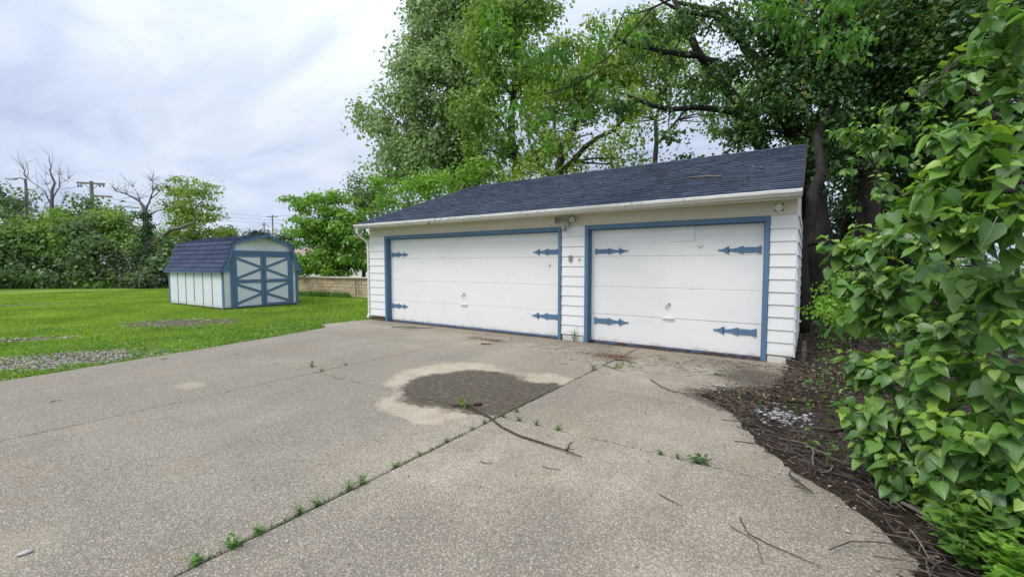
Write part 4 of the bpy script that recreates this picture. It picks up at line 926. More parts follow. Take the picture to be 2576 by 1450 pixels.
for (px, lab, bb, lim, lob, lm, kw) in (
    ('w1', 'dense dark tree filling the sky above the lilac bush', (1.480,15.469,1.101), [([(0,0,0), (1.308,15.530,3.805), (1.316,15.712,6.509), (1.398,15.979,9.753)], [.3,.26,.2,.1]), ([(1.343,15.575,4.130), (2.051,15.556,5.781), (2.658,15.447,7.081)], [.16,.1,.05])],
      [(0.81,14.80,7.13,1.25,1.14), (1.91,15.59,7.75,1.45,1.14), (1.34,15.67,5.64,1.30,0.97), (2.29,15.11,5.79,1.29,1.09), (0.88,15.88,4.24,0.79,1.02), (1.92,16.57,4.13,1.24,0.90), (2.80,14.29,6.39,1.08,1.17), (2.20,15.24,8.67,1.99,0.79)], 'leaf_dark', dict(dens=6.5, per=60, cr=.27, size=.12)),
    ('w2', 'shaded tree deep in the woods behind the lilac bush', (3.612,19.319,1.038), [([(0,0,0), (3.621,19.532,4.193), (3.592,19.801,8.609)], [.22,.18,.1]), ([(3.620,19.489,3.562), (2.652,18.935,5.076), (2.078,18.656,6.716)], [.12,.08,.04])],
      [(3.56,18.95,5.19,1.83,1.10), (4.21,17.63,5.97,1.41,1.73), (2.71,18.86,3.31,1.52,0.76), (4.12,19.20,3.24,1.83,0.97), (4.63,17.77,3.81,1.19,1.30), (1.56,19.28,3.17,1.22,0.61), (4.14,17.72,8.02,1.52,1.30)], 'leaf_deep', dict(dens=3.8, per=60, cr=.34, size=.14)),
    ('w3', 'leaning woodland tree standing behind the garage right corner', (0.846,18.646,0.804), [([(0,0,0), (0.703,18.616,1.818), (0.221,18.362,2.899), (-0.060,18.295,4.792), (-0.222,18.292,6.414)], [.25,.22,.2,.16,.1]), ([(0.647,18.578,1.818), (0.982,18.928,3.710), (1.278,19.216,5.062)], [.14,.1,.05])],
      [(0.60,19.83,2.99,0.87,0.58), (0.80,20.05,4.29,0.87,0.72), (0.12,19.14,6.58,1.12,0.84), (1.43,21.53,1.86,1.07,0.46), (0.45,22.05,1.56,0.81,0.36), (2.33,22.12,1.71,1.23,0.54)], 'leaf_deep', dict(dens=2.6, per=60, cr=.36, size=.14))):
    lim = [([((bb[0], bb[1], -.05) if p == (0,0,0) else p) for p in pts], r) for pts, r in lim]
    tree('woodland_tree', lab, 'tree', base_of(bb), lim, lob, lm, group='trees of the wood on the right', twig=.35, **kw)
# thick near trunk right at the garage corner
b = (-0.085,11.380,0.881)
tree('wall_side_tree', 'rough brown tree trunk standing close beside the garage right wall', 'tree', base_of(b),
     [([(b[0],b[1],-.05), (-0.110,11.536,1.696), (-0.081,11.856,2.584), (0.075,12.269,3.598), (0.223,13.091,5.407), (0.341,13.910,7.478)], [.15,.125,.11,.10,.08,.05]), ([(-0.088,11.684,1.873), (0.152,11.487,1.929), (0.317,11.107,1.804)], [.035,.03,.015])],
     [(0.33,12.62,6.39,0.54,0.63), (0.15,12.56,7.38,0.72,0.45)], 'leaf_dark', 'bark_dark', dens=6, per=50, cr=.25, size=.12)
# --- overhanging tree with long hanging leaves
b = (4.6, 6.6, -.03)
tree('overhanging_tree', 'near tree dangling long bright leaves down across the top middle of the sky', 'tree', b,
     [([(4.6,6.6,-.05), (4.4,6.6,3.0), (3.6,6.7,6.0)], [.2,.17,.12]), ([(3.9,6.7,5), (-0.085,9.349,6.786), (-1.416,8.049,6.184), (-2.200,7.238,5.549), (-2.601,6.930,4.981), (-2.904,6.701,4.603), (-3.316,6.407,4.350)], [.05,.035,.022,.017,.012,.009,.005]),
      ([(-2.200,7.238,5.549), (-2.562,6.985,5.423), (-2.803,6.777,4.729), (-3.038,6.561,3.846), (-3.180,6.432,3.341)], [.014,.011,.009,.006,.004]), ([(-1.891,7.458,5.738), (-2.942,6.758,5.864), (-3.724,6.222,5.738), (-4.134,5.925,5.423)], [.03,.02,.014,.006]),
      ([(-2.902,6.698,4.540), (-3.417,6.331,4.224), (-3.779,6.078,4.098), (-3.991,5.939,4.161)], [.016,.012,.008,.004]), ([(-2.982,6.591,3.719), (-3.293,6.373,3.593), (-3.711,6.089,3.562)], [.010,.007,.004]),
      ([(-0.085,9.349,6.786), (-0.210,8.936,5.460), (-0.248,8.757,4.951)], [.03,.015,.006])],
     [(-4.29,5.82,5.45,0.10,0.23), (-4.17,5.88,5.14,0.10,0.19), (-3.80,6.11,4.89,0.24,0.13), (-3.44,6.36,4.86,0.25,0.15), (-3.59,6.24,4.60,0.21,0.13), (-3.21,6.48,4.48,0.23,0.15), (-2.91,6.72,4.92,0.21,0.16), (-2.67,6.91,5.36,0.21,0.14), (-3.94,5.97,4.07,0.23,0.11), (-3.98,5.92,3.78,0.13,0.14), (-3.57,6.21,3.94,0.19,0.13), (-3.71,6.09,3.59,0.15,0.14), (-3.20,6.46,3.97,0.18,0.15), (-2.79,6.76,4.29,0.18,0.14), (-2.34,7.11,4.98,0.19,0.15), (-3.39,6.30,3.47,0.11,0.13), (-0.37,8.70,5.41,0.29,0.16), (0.07,8.74,5.11,0.28,0.13), (0.49,9.01,4.98,0.28,0.14), (-0.75,8.46,5.67,0.26,0.10), (0.26,8.90,5.55,0.32,0.13)],
     'leaf_hang', dens=190, per=8, cr=.11, size=.125, droop=1.2, aspect=.46, upbias=.2, twig=.5, twr=.004, flat=1)

# --- hedge line, individual shrubs and trees (left background)
HG = 'hedge trees beyond the lawn'
def hedge(lab, px, d, lob, lm='leaf_hedge', h=3., **kw):
    b = px; kk = dict(dens=1.0, per=70, cr=.46, size=.24, twig=.3, group=HG, barkm='bark'); kk.update(kw)
    return tree('hedge_tree', lab, 'tree', base_of(b), [vtrunk(b, h, .10, .04), vtrunk((b[0]+.5, b[1], 0), h*.8, .07, .03, (.5, 0))], lob, lm, **kk)
hedge('dark rounded shrub tree at the far left end of the hedge', (-43.275,5.745,-0.010), 29, [(-44.24,5.30,3.18,1.83,1.18), (-42.91,6.13,2.13,2.09,1.57), (-45.51,4.38,2.13,2.09,1.83), (-42.77,5.54,0.84,2.83,0.87), (-40.63,6.98,0.84,1.54,0.87)])
hedge('taller pale-topped tree behind the far left of the hedge', (-51.245,6.392,-0.267), 34, [(-51.72,6.55,7.15,1.84,0.80), (-50.42,7.37,6.23,1.38,0.68), (-52.97,5.65,6.23,1.84,1.23), (-49.90,6.44,5.05,2.38,0.66)], 'leaf_hedge', 6, dens=.55)
hedge('thin pale-leaved tree rising between the dead trunk and the crossarm pole', (-45.540,9.035,-0.215), 33, [(-45.61,9.40,6.09,1.34,0.66), (-46.20,8.95,5.20,1.19,0.54), (-44.24,10.30,5.64,1.19,0.66)], 'leaf_hedge', 5.5, dens=.5, per=40)
hedge('bright green tree below the forked dead trunk', (-42.523,7.457,-0.061), 30, [(-42.66,7.65,4.32,1.35,0.70), (-43.76,6.87,3.78,1.49,0.65), (-41.26,7.94,3.47,1.20,0.80), (-42.83,7.43,2.70,1.90,1.08)], 'leaf_mid', 4, dens=1.4)
hedge('grey-green tree below the crossarm pole', (-40.727,8.668,-0.061), 30, [(-42.48,9.04,5.25,1.40,0.78), (-41.29,9.79,4.41,1.40,0.84), (-41.28,8.51,3.24,1.62,1.35), (-39.45,9.07,2.14,1.86,1.46), (-40.28,7.85,1.35,1.83,1.18)], 'leaf_hedge', 4.5)
hedge('green tree between the crossarm pole and the ivy-covered tree', (-40.229,10.209,-0.112), 31, [(-40.59,10.24,4.13,1.40,0.95), (-39.67,10.88,4.41,1.12,0.84), (-38.75,10.79,2.72,1.65,1.10), (-38.31,9.15,0.83,1.57,0.79)], 'leaf_mid', 4, dens=1.3)
hedge('twiggy grey-brown thicket at the foot of the hedge left of the shed', (-36.345,9.817,0.016), 28.5, [(-37.01,9.42,0.84,1.41,0.77), (-35.51,10.42,0.71,1.54,0.67), (-36.78,10.00,1.87,1.30,0.68), (-38.28,8.55,0.58,1.29,0.51)], 'leaf_thicket', 1.8, dens=1.6, per=45, size=.16, twig=1, barkm='bark_pale')
hedge('low green shrub just behind the shed roof back corner', (-35.744,11.427,-0.035), 29.5, [(-35.69,11.59,1.88,1.20,1.06), (-35.49,11.05,0.70,1.31,0.73), (-35.41,12.40,2.16,1.35,1.08), (-35.14,12.49,0.80,1.35,0.81)], 'leaf_hedge', 2.5)
b = (-37.392,14.531,-0.215)
tree('pale_locust_tree', 'tall airy yellow-green tree behind the shed with a light feathery top', 'tree', base_of(b),
     [([(b[0],b[1],-.05), (-37.704,14.461,1.926), (-38.270,14.235,4.305), (-38.629,14.128,6.387), (-38.867,14.055,7.725)], [.2,.16,.12,.07,.03]), ([(-38.265,14.228,4.157), (-39.303,13.635,5.792), (-39.718,13.452,7.279)], [.09,.05,.02]), ([(-38.420,14.192,5.197), (-37.716,14.745,6.387), (-37.628,14.881,7.577)], [.07,.04,.02])],
     [(-39.59,13.53,7.13,0.83,0.54), (-37.74,14.78,7.28,0.71,0.60), (-38.70,14.08,6.39,1.49,0.83), (-39.28,13.61,5.20,1.34,0.77), (-37.57,14.79,5.49,1.04,0.77), (-38.27,14.23,4.31,1.94,0.83), (-36.90,15.13,3.86,1.04,0.66), (-39.48,13.36,3.41,1.64,0.83), (-37.48,14.66,2.67,1.79,0.89), (-39.81,13.33,6.39,0.89,0.48), (-38.10,14.52,6.98,1.19,0.60), (-38.55,14.11,5.35,1.79,0.60), (-38.86,14.05,7.58,0.89,0.36)],
     'leaf_yellow', 'bark_pale', dens=1.6, per=46, cr=.45, size=.18, twig=.7, flat=.3, group=None)
b = (-36.561,10.876,-0.035)
iv, _ = tree('ivy_tree', 'old tree wrapped in dark ivy with bare crooked top branches', 'tree', base_of(b),
     [([(b[0],b[1],-.05), (-36.639,10.896,1.081), (-36.797,10.894,2.676), (-36.900,10.903,3.873), (-36.980,10.927,5.069), (-37.309,10.748,5.734), (-38.073,10.262,6.186), (-38.698,9.855,6.398)], [.34,.30,.24,.20,.15,.07,.04,.02]),
      ([(-36.639,10.992,2.543), (-35.928,11.272,3.196), (-34.927,11.622,3.754), (-33.832,12.135,3.998), (-33.407,12.435,4.205), (-33.284,12.577,5.114)], [.17,.14,.12,.09,.07,.03]),
      ([(-36.976,10.921,4.936), (-36.780,11.105,5.734), (-36.601,11.269,6.398), (-36.665,11.269,7.063)], [.08,.05,.035,.015]), ([(-36.739,11.141,5.867), (-36.270,11.492,6.398), (-35.835,11.800,6.611)], [.04,.03,.012]), ([(-36.836,10.998,4.670), (-36.340,11.358,5.069), (-35.796,11.742,5.335)], [.06,.035,.015]),
      ([(-37.309,10.748,5.734), (-37.480,10.668,6.265), (-37.691,10.552,6.664)], [.035,.02,.01]), ([(-36.801,10.900,2.809), (-37.289,10.623,3.607), (-37.751,10.355,4.271), (-38.160,10.105,4.670)], [.10,.07,.05,.03]), ([(-36.601,11.269,6.398), (-36.329,11.484,6.877)], [.02,.01]), ([(-37.803,10.432,6.000), (-38.351,10.054,5.867)], [.02,.01])],
     [(-36.74,10.91,4.26,0.32,0.53), (-36.63,10.80,3.20,0.37,0.63), (-36.51,10.81,2.14,0.42,0.63), (-36.94,10.82,4.92,0.27,0.32), (-36.50,10.44,1.87,0.79,0.79), (-35.61,10.99,1.09,0.79,0.68)], 'ivy', 'bark_pale', dens=5, per=60, cr=.2, size=.15, twig=0, crown='ivy_cover')
fine = MB()
for p, n in (((-38.698,9.855,6.398), 12), ((-38.073,10.262,6.186), 14), ((-36.665,11.269,7.063), 14), ((-36.601,11.269,6.398), 12), ((-35.835,11.800,6.611), 14), ((-37.691,10.552,6.664), 10), ((-35.796,11.742,5.335), 10), ((-37.313,10.754,5.867), 10), ((-36.270,11.492,6.398), 10)):
    for _ in range(n):
        p_ = np.array(p); e_ = p_+np.array([rng.normal()*.5, rng.normal()*.4, .15+abs(rng.normal())*.4]); fine.tube(bez(p_, e_, .02, 4), [.013, .010, .008, .006], 3, False)
fine.build('fine_twigs', M['bark_pale'], iv, True, tuple(iv.location))['kind'] = 'stuff'
# dead trees
def bare(name, lab, base, limbs):
    o = empty(name, (base[0], base[1], 0)); tag(o, lab, 'dead tree', 'dead trees above the hedge'); org = (base[0], base[1], 0)
    fine = MB()
    for i, (pts, r) in enumerate(limbs):
        m_ = MB(); m_.tube(pts, [q*.6 for q in r], 7); m_.build('trunk' if i == 0 else 'branch', M['deadwood'], o, True, org)
        for _ in range(10 if i else 6):
            j = rng.integers(max(1, len(pts)//2), len(pts)); p = np.array(pts[j]); e_ = p+np.array([rng.normal()*.45, rng.normal()*.4, .25+abs(rng.normal())*.55]); fine.tube(bez(p, e_, .02, 4), [.013, .010, .008, .006], 3, False)
    fine.build('fine_twigs', M['deadwood'], o, True, org)['kind'] = 'stuff'
b = (-45.573,7.809,-0.164)
bare('dead_tree', 'bare dead tree trunk with a thin crooked top, tallest above the hedge', b, [
    ([(b[0],b[1],-.03), (-45.680,7.967,3.355), (-45.773,8.054,5.662), (-45.767,8.096,6.238), (-45.786,8.125,6.873), (-45.634,8.261,7.392), (-45.815,8.167,7.824), (-45.948,8.106,8.257), (-45.886,8.170,8.603), (-46.017,8.106,8.978), (-46.029,8.123,9.353)], [.28,.24,.20,.17,.15,.11,.09,.07,.06,.045,.03]),
    ([(-45.743,8.112,6.238), (-45.565,8.261,6.671), (-45.338,8.442,7.104), (-45.364,8.481,7.969)], [.09,.07,.06,.03]), ([(-45.773,8.054,5.662), (-46.239,7.815,6.815), (-46.657,7.556,7.161), (-47.148,7.251,7.565), (-47.321,7.146,7.738)], [.07,.06,.05,.04,.03]), ([(-47.321,7.146,7.738), (-47.519,7.027,7.969), (-47.480,7.072,8.257), (-47.661,6.979,8.690)], [.06,.05,.045,.025]),
    ([(-45.660,8.093,5.085), (-45.425,8.261,5.229), (-45.458,8.258,5.517)], [.10,.08,.05]), ([(-45.345,8.452,7.334), (-44.992,8.704,7.536), (-44.829,8.823,7.680)], [.03,.02,.01]), ([(-45.847,8.061,6.527), (-46.109,7.932,7.248), (-46.226,7.899,7.969)], [.03,.025,.012]), ([(-45.525,8.203,5.373), (-45.110,8.517,5.892), (-44.953,8.645,6.238)], [.04,.025,.012]), ([(-45.887,8.015,6.238), (-46.204,7.763,5.662), (-46.374,7.602,4.941)], [.03,.03,.02])])
b = (-48.602,6.970,-0.215)
bare('dead_tree', 'short dead snag in front of the street light at far left', b, [
    ([(b[0],b[1],-.03), (-48.676,7.080,2.223), (-48.723,7.203,4.603), (-48.851,7.233,6.387), (-48.912,7.270,7.577)], [.20,.17,.14,.10,.06]), ([(-48.721,7.146,3.710), (-49.206,6.907,5.049), (-48.923,7.127,5.495), (-48.883,7.173,5.792)], [.06,.055,.05,.03]), ([(-47.724,7.799,3.413), (-48.155,7.586,4.603), (-48.479,7.426,5.495), (-48.575,7.410,6.238)], [.05,.045,.04,.02])])
# far dark conifers above the shed
for px, lab, rr in (((-81.783,35.546,3.170), 'dark conifer above the shed roof, leftmost of the far conifers', (-81.89,35.70,6.68,1.49,0.81)), ((-78.416,37.817,3.170), 'dark conifer beside the thin poles above the shed', (-78.23,38.15,6.41,1.90,0.54)), ((-74.207,40.656,3.170), 'dark conifer to the right of the shed roof peak', (-74.47,40.68,6.14,1.76,0.81))):
    tree('conifer_tree', lab, 'tree', base_of(px), [vtrunk(px, 4, .25, .1)], [rr], 'leaf_conifer', dens=.6, per=120, cr=.7, size=.35, group='far conifers', twig=0)
# distant woods mass behind everything
C_ = []
for i in range(900):
    t = rng.random(); x = -78+t*95; y = 30+t*34+rng.random()*6-(1-t)*8; C_.append((x, y, rng.random()*3.2))
C_ = np.array(C_); idx = np.repeat(np.arange(len(C_)), 28); P_ = C_[idx]+rng.normal(size=(len(idx), 3))*np.array([.9, .9, .6]); P_[:, 2] = np.abs(P_[:, 2])
o = link(bpy.data.objects.new('distant_woods', np_mesh('distant_woods', leaf_quads(P_, .38), 4, M['leaf_hedge']))); tag(o, 'far band of low mixed woodland behind the hedge', 'woods', kind='stuff')

# ================================================================== LILAC
def heart():
    ys_ = [0, .22, .5, .78, 1.0]; mid = [(0, y, -.10*y*y-.02*math.sin(y*3)) for y in ys_]
    side = [(.20, -.10, .02), (.40, .08, .05), (.44, .34, .05), (.30, .62, .0), (.12, .86, -.07)]
    v = []; uv = []; f = []
    def add(p): v.append(p); uv.append((p[0]+.5, max(0, p[1]))); return len(v)-1
    m_ = [add(p) for p in mid]
    for sg in (1, -1):
        s_ = [add((p[0]*sg, p[1], p[2])) for p in side]
        F_ = [(m_[0], s_[0], s_[1]), (m_[0], s_[1], m_[1]), (m_[1], s_[1], s_[2], m_[2]), (m_[2], s_[2], s_[3], m_[3]), (m_[3], s_[3], s_[4]), (m_[3], s_[4], m_[4])]
        f += [q if sg > 0 else q[::-1] for q in F_]
    # petiole
    b_ = len(v); v += [(-.012, 0, 0), (.012, 0, 0), (.012, -.32, .08), (-.012, -.32, .08)]; uv += [(.5, 0)]*4; f.append((b_, b_+1, b_+2, b_+3))
    return np.array(v), f, np.array(uv)
HV, HF, HUV = heart()
def heart_mesh(name, mats, yg):
    """mats: (N,4,3) rows: x,y,z axes (scaled) and origin"""
    N = len(mats); nv = len(HV)
    B = np.repeat(HV[None], N, 0).copy()
    cur = rng.normal(size=(N, 1))*.16+.10; B[:, :, 2] += -cur*B[:, :, 1]**2; fold = rng.random((N, 1))*.35; B[:, :, 2] += fold*np.abs(B[:, :, 0]); B[:, :, 2] += .03*np.sin(B[:, :, 1]*7+rng.random((N, 1))*6)*np.sign(B[:, :, 0])
    V = np.einsum('nvk,nkj->nvj', B, mats[:, :3])+mats[:, 3:4]
    me = bpy.data.meshes.new(name); fl = [len(q) for q in HF]; base_loops = np.concatenate([np.array(q) for q in HF]); nl = len(base_loops)
    me.vertices.add(N*nv); me.vertices.foreach_set('co', V.astype(np.float32).ravel())
    loops = (base_loops[None]+np.arange(N)[:, None]*nv).ravel().astype(np.int32); me.loops.add(len(loops)); me.loops.foreach_set('vertex_index', loops)
    starts = np.concatenate([[0], np.cumsum(fl)[:-1]]); st_ = (starts[None]+np.arange(N)[:, None]*nl).ravel().astype(np.int32)
    me.polygons.add(len(st_)); me.polygons.foreach_set('loop_start', st_)
    u = me.uv_layers.new(name='UVMap'); uvs = np.tile(HUV[base_loops], (N, 1)); u.data.foreach_set('uv', uvs.astype(np.float32).ravel())
    me.polygons.foreach_set('use_smooth', np.ones(len(st_), bool))
    at_ = me.attributes.new('young', 'FLOAT', 'POINT'); at_.data.foreach_set('value', np.repeat(yg, nv).astype(np.float32))
    me.materials.append(M['lilac']); me.update(calc_edges=True); return me
def lilac_leaves(lobes, dens, size, tocam=.35):
    out = []; yg = []
    for (x, y, z, rh, rv, n) in lobes:
        c = np.array([x, y, z]); camd = unit(np.array([[0-x, 0-y, 1.48-z]]))[0]
        for _ in range(max(3, int(n*dens/10))):
            d = rng.normal(size=3); d /= np.linalg.norm(d)
            if d@camd < -.45: continue
            r = rng.uniform(.78, 1.12) if rng.random() < .75 else rng.uniform(.35, .75)
            tip = c+d*r*np.array([rh, rh, rv])
            ax = d*.8+np.array([0, 0, .45])+rng.normal(size=3)*.4; ax /= np.linalg.norm(ax)
            sd = np.cross(ax, np.array([0, 0, 1.])+rng.normal(size=3)*.2); sd /= np.linalg.norm(sd); up = np.cross(sd, ax); up = up if up[2] > 0 else -up
            np_ = rng.integers(4, 7)
            for k_ in range(np_):
                a = (k_/np_); back = .02+.045*k_*rng.uniform(.8, 1.2); p = tip-ax*back-np.array([0, 0, .10*back*back*4])
                th = k_*1.57+rng.normal()*.3; s1 = sd*math.cos(th)+up*math.sin(th)*.6
                sz = size*(.42+.62*min(1, (k_+.6)/2.6))*rng.uniform(.75, 1.15)
                for sg in (1, -1):
                    if rng.random() < .08: continue
                    tt = s1*sg*.8+ax*(.55-.35*a)+np.array([0, 0, -.55-.3*a])+rng.normal(size=3)*.22; tt /= np.linalg.norm(tt)
                    nn_ = np.array([0, 0, .9])+s1*sg*.35+d*.5+camd*.15+rng.normal(size=3)*.28; nn_ -= tt*(nn_@tt); nn_ /= np.linalg.norm(nn_); bb_ = np.cross(tt, nn_)
                    out.append(np.stack([bb_*sz*.95, tt*sz, nn_*sz, p+tt*sz*.30])); yg.append(max(0, 1-(k_+rng.random()*.9)/1.9))
    return np.array(out), np.array(yg)
def lilac(name, lab, base, stems, lobes, size, nparts, grp, dn=1.0):
    o = empty(name, base); tag(o, lab, 'bush', grp); org = np.array(base)
    m_ = MB(); nodes = []
    for pts, r in stems:
        m_.tube(pts, r, 7)
        for a, b in zip(pts, pts[1:]):
            for q in (.0, .25, .5, .75, 1): nodes.append(tuple(np.array(a)*(1-q)+np.array(b)*q))
    NP = np.array(nodes)
    A, YG = lilac_leaves(lobes, dn, size)
    kp = A[:, 3, 2] > .04; A = A[kp]; YG = YG[kp]
    for j in rng.choice(len(A), min(len(A)//5, 420), replace=False):
        p = A[j, 3]-A[j, 1]*.3; k_ = int(np.argmin(np.linalg.norm(NP-p, axis=1)))
        if np.linalg.norm(NP[k_]-p) > .33: continue
        m_.tube(bez(NP[k_], p, .05, 4), [.005, .004, .003, .0015], 4, False)
    m_.build('stem', M['twig'], o, True, base)
    A[:, 3] -= org
    cam_ = np.array([0, 0, 1.48])-org; key = np.linalg.norm(A[:, 3]-cam_, axis=1)/np.linalg.norm(A[:, 1], axis=1)
    od = np.argsort(key); A = A[od]; YG = YG[od]
    if nparts:
        vm = []
        for i in range(10):
            me = heart_mesh('leaf', np.array([[[1, 0, 0], [0, 1, 0], [0, 0, 1], [0, 0, 0]]], float), np.array([i/9*.9])); vm.append(me)
        for i in range(min(nparts, len(A))):
            ax = A[i]; lf = bpy.data.objects.new('leaf', vm[min(9, int(YG[i]*9+.5)) if YG[i] > .15 else i % 2])
            mtx = Matrix(((ax[0,0],ax[1,0],ax[2,0],ax[3,0]),(ax[0,1],ax[1,1],ax[2,1],ax[3,1]),(ax[0,2],ax[1,2],ax[2,2],ax[3,2]),(0,0,0,1)))
            lf.matrix_local = mtx; link(lf, o); lf.matrix_local = mtx
        A = A[nparts:]; YG = YG[nparts:]
    lf = link(bpy.data.objects.new('foliage', heart_mesh('foliage', A, YG)), o); print(name, len(A)); lf['kind'] = 'stuff'
def LB(l, n): return (*l, n)
lilac('lilac_bush', 'big lilac bush with heart-shaped leaves crowding the right edge of the driveway', (1.9, 3.0, -.03),
      [([(1.95,3.05,-.03), (0.809,3.635,0.695), (0.779,3.526,1.176), (0.766,3.412,1.426), (0.702,3.382,1.621), (0.583,3.189,1.739)], [.022,.018,.016,.014,.010,.006]), ([(1.75,3.2,-.03), (0.707,3.923,0.604), (0.561,3.858,1.127), (0.481,3.945,1.439)], [.018,.014,.010,.005]),
       ([(2.0,2.95,-.03), (0.924,3.601,0.838), (0.903,3.383,1.407), (0.853,3.252,1.767)], [.018,.014,.010,.006]), ([(0.779,3.526,1.176), (0.640,3.678,1.249), (0.473,3.691,1.316)], [.010,.008,.004]), ([(1.9,3.1,-.03), (0.703,3.541,0.344), (0.526,3.544,0.373)], [.016,.012,.005])],
      [LB((0.63,2.88,2.03,0.11,0.14), 330), LB((0.56,2.94,1.92,0.13,0.11), 240), LB((0.51,3.15,1.88,0.10,0.09), 150), LB((0.68,2.77,1.80,0.12,0.14), 240), LB((0.61,2.84,1.71,0.20,0.11), 320),
       LB((0.23,4.15,1.66,0.21,0.09), 170), LB((0.40,4.03,1.69,0.22,0.12), 240), LB((0.57,3.78,1.69,0.21,0.11), 250), LB((0.34,3.96,1.38,0.17,0.12), 170), LB((0.51,3.84,1.41,0.24,0.13), 300), LB((0.64,3.45,1.45,0.23,0.14), 320), LB((0.73,3.03,1.45,0.17,0.11), 240),
       LB((0.37,3.97,1.16,0.15,0.08), 120), LB((0.56,3.86,1.15,0.24,0.10), 230), LB((0.70,3.35,1.19,0.24,0.11), 240), LB((0.77,2.93,1.27,0.11,0.16), 150),
       LB((0.36,3.83,0.84,0.19,0.14), 240), LB((0.55,3.71,0.89,0.25,0.14), 320), LB((0.72,3.35,0.93,0.26,0.14), 340), LB((0.82,3.06,0.98,0.13,0.15), 170),
       LB((0.38,3.70,0.58,0.20,0.14), 260), LB((0.58,3.60,0.62,0.27,0.16), 360), LB((0.74,3.22,0.68,0.25,0.15), 340), LB((0.85,3.06,0.69,0.11,0.17), 150),
       LB((0.46,3.62,0.36,0.20,0.14), 260), LB((0.64,3.50,0.37,0.26,0.15), 340), LB((0.76,3.10,0.46,0.22,0.13), 260), LB((0.57,3.56,0.18,0.19,0.09), 220), LB((0.69,3.28,0.24,0.19,0.09), 240), LB((0.80,3.12,0.30,0.18,0.10), 240), LB((0.50,3.76,0.13,0.13,0.08), 100), LB((0.85,3.05,0.47,0.11,0.15), 150)],
      .094, 300, None, .62)
lilac('lilac_bush', 'taller lilac reaching out of the top right corner above the big bush', (2.9, 3.6, -.03),
      [([(2.9,3.6,-.03), (1.352,4.771,1.379), (1.155,4.446,2.142), (0.898,4.056,2.527), (0.707,4.063,2.748), (0.577,4.208,2.611)], [.024,.018,.013,.009,.006,.004]), ([(1.302,4.635,1.662), (1.150,4.225,2.502), (0.919,3.729,2.843)], [.014,.009,.005]), ([(1.199,4.587,1.997), (0.958,5.041,2.178), (0.693,5.217,2.060), (0.463,5.202,2.363)], [.02,.014,.010,.005])],
      [LB((0.18,5.04,2.76,0.16,0.08), 90), LB((0.41,5.07,2.69,0.25,0.11), 190), LB((0.62,4.85,2.79,0.26,0.10), 200), LB((0.76,4.46,2.82,0.20,0.10), 190), LB((0.83,4.15,2.83,0.16,0.10), 170), LB((0.83,3.66,2.80,0.14,0.11), 190), LB((0.86,3.45,2.80,0.10,0.10), 130), LB((0.89,3.57,2.55,0.11,0.13), 140), LB((0.59,5.43,2.64,0.33,0.11), 180), LB((0.85,5.36,2.66,0.32,0.14), 180), LB((0.34,5.61,2.53,0.28,0.13), 130), LB((0.69,5.96,2.35,0.37,0.13), 130), LB((0.96,5.78,2.37,0.27,0.19), 110), LB((0.53,6.20,2.19,0.30,0.11), 80), LB((1.03,4.14,2.45,0.15,0.13),110), LB((0.95,4.59,2.65,0.17,0.12),110)],
      .078, 0, None, .62)
# privet-like sprig shrub between garage corner and lilac
b = (0.760,10.590)
tree('small_leaf_shrub', 'fine-leaved light green shrub peeking left of the lilac by the garage corner', 'shrub', (b[0], b[1], -.03),
     [([(b[0],b[1],-.03), (0.387,6.027,0.983), (0.274,5.962,1.156), (0.161,5.897,1.329)], [.012,.010,.007,.004]), ([(b[0],b[1],-.03), (0.354,5.999,0.896), (0.171,5.881,0.983)], [.010,.007,.004])],
     [(0.21,5.93,1.33,0.14,0.12), (0.15,5.88,1.18,0.13,0.10), (0.27,5.83,1.04,0.19,0.09), (0.18,5.65,0.96,0.16,0.07), (0.38,6.04,1.20,0.19,0.17), (0.41,5.80,0.92,0.21,0.12)], 'leaf_bright', 'twig', dens=700, per=20, cr=.05, size=.040, twig=.6, twr=.003, droop=.1)
# bottom-right young plants
def plant(name, lab, cat, x, y, h, nst, lsize, mat, grp=None, leaves=9, z0=0.0, aspect=.5, spread=.5):
    o = empty(name, (x, y, z0)); tag(o, lab, cat, grp); m_ = MB(); C = []; TT = []
    for s in range(nst):
        a = rng.random()*6.283; ln = spread*h*rng.random(); hh = h*(.6+.5*rng.random())
        pts = [(0, 0, -.01), (math.cos(a)*ln*.4, math.sin(a)*ln*.4, hh*.55), (math.cos(a)*ln, math.sin(a)*ln, hh)]; m_.tube(pts, [.004*h/.3+.001, .003*h/.3+.0008, .001], 4)
        for k_ in range(leaves):
            t = .2+.8*(k_+.5)/leaves; p = np.array(pts[1])*(1-abs(2*t-1))+np.array(pts[2])*max(0, 2*t-1); p[2] = hh*t; th = a+k_*2.4; C.append(p); TT.append((math.cos(th), math.sin(th), .25+.3*rng.random()-.3*(1-t)))
    m_.build('stem', M['weed'], o)
    C = np.array(C); T_ = unit(np.array(TT)); n = len(C); up_ = unit(np.array([0, 0, 1.])+rng.normal(size=(n, 3))*.25); bb = unit(np.cross(T_, up_)); s_ = lsize*(.6+.6*rng.random((n, 1)))
    V = np.stack([C, C+T_*s_*.4+bb*s_*aspect/2+up_*s_*.05, C+T_*s_-up_*s_*.12, C+T_*s_*.4-bb*s_*aspect/2+up_*s_*.05], 1).reshape(-1, 3)
    link(bpy.data.objects.new('foliage', np_mesh('foliage', V, 4, M[mat])), o)['kind'] = 'stuff'; return o
PG = 'young plants at the foot of the lilac'
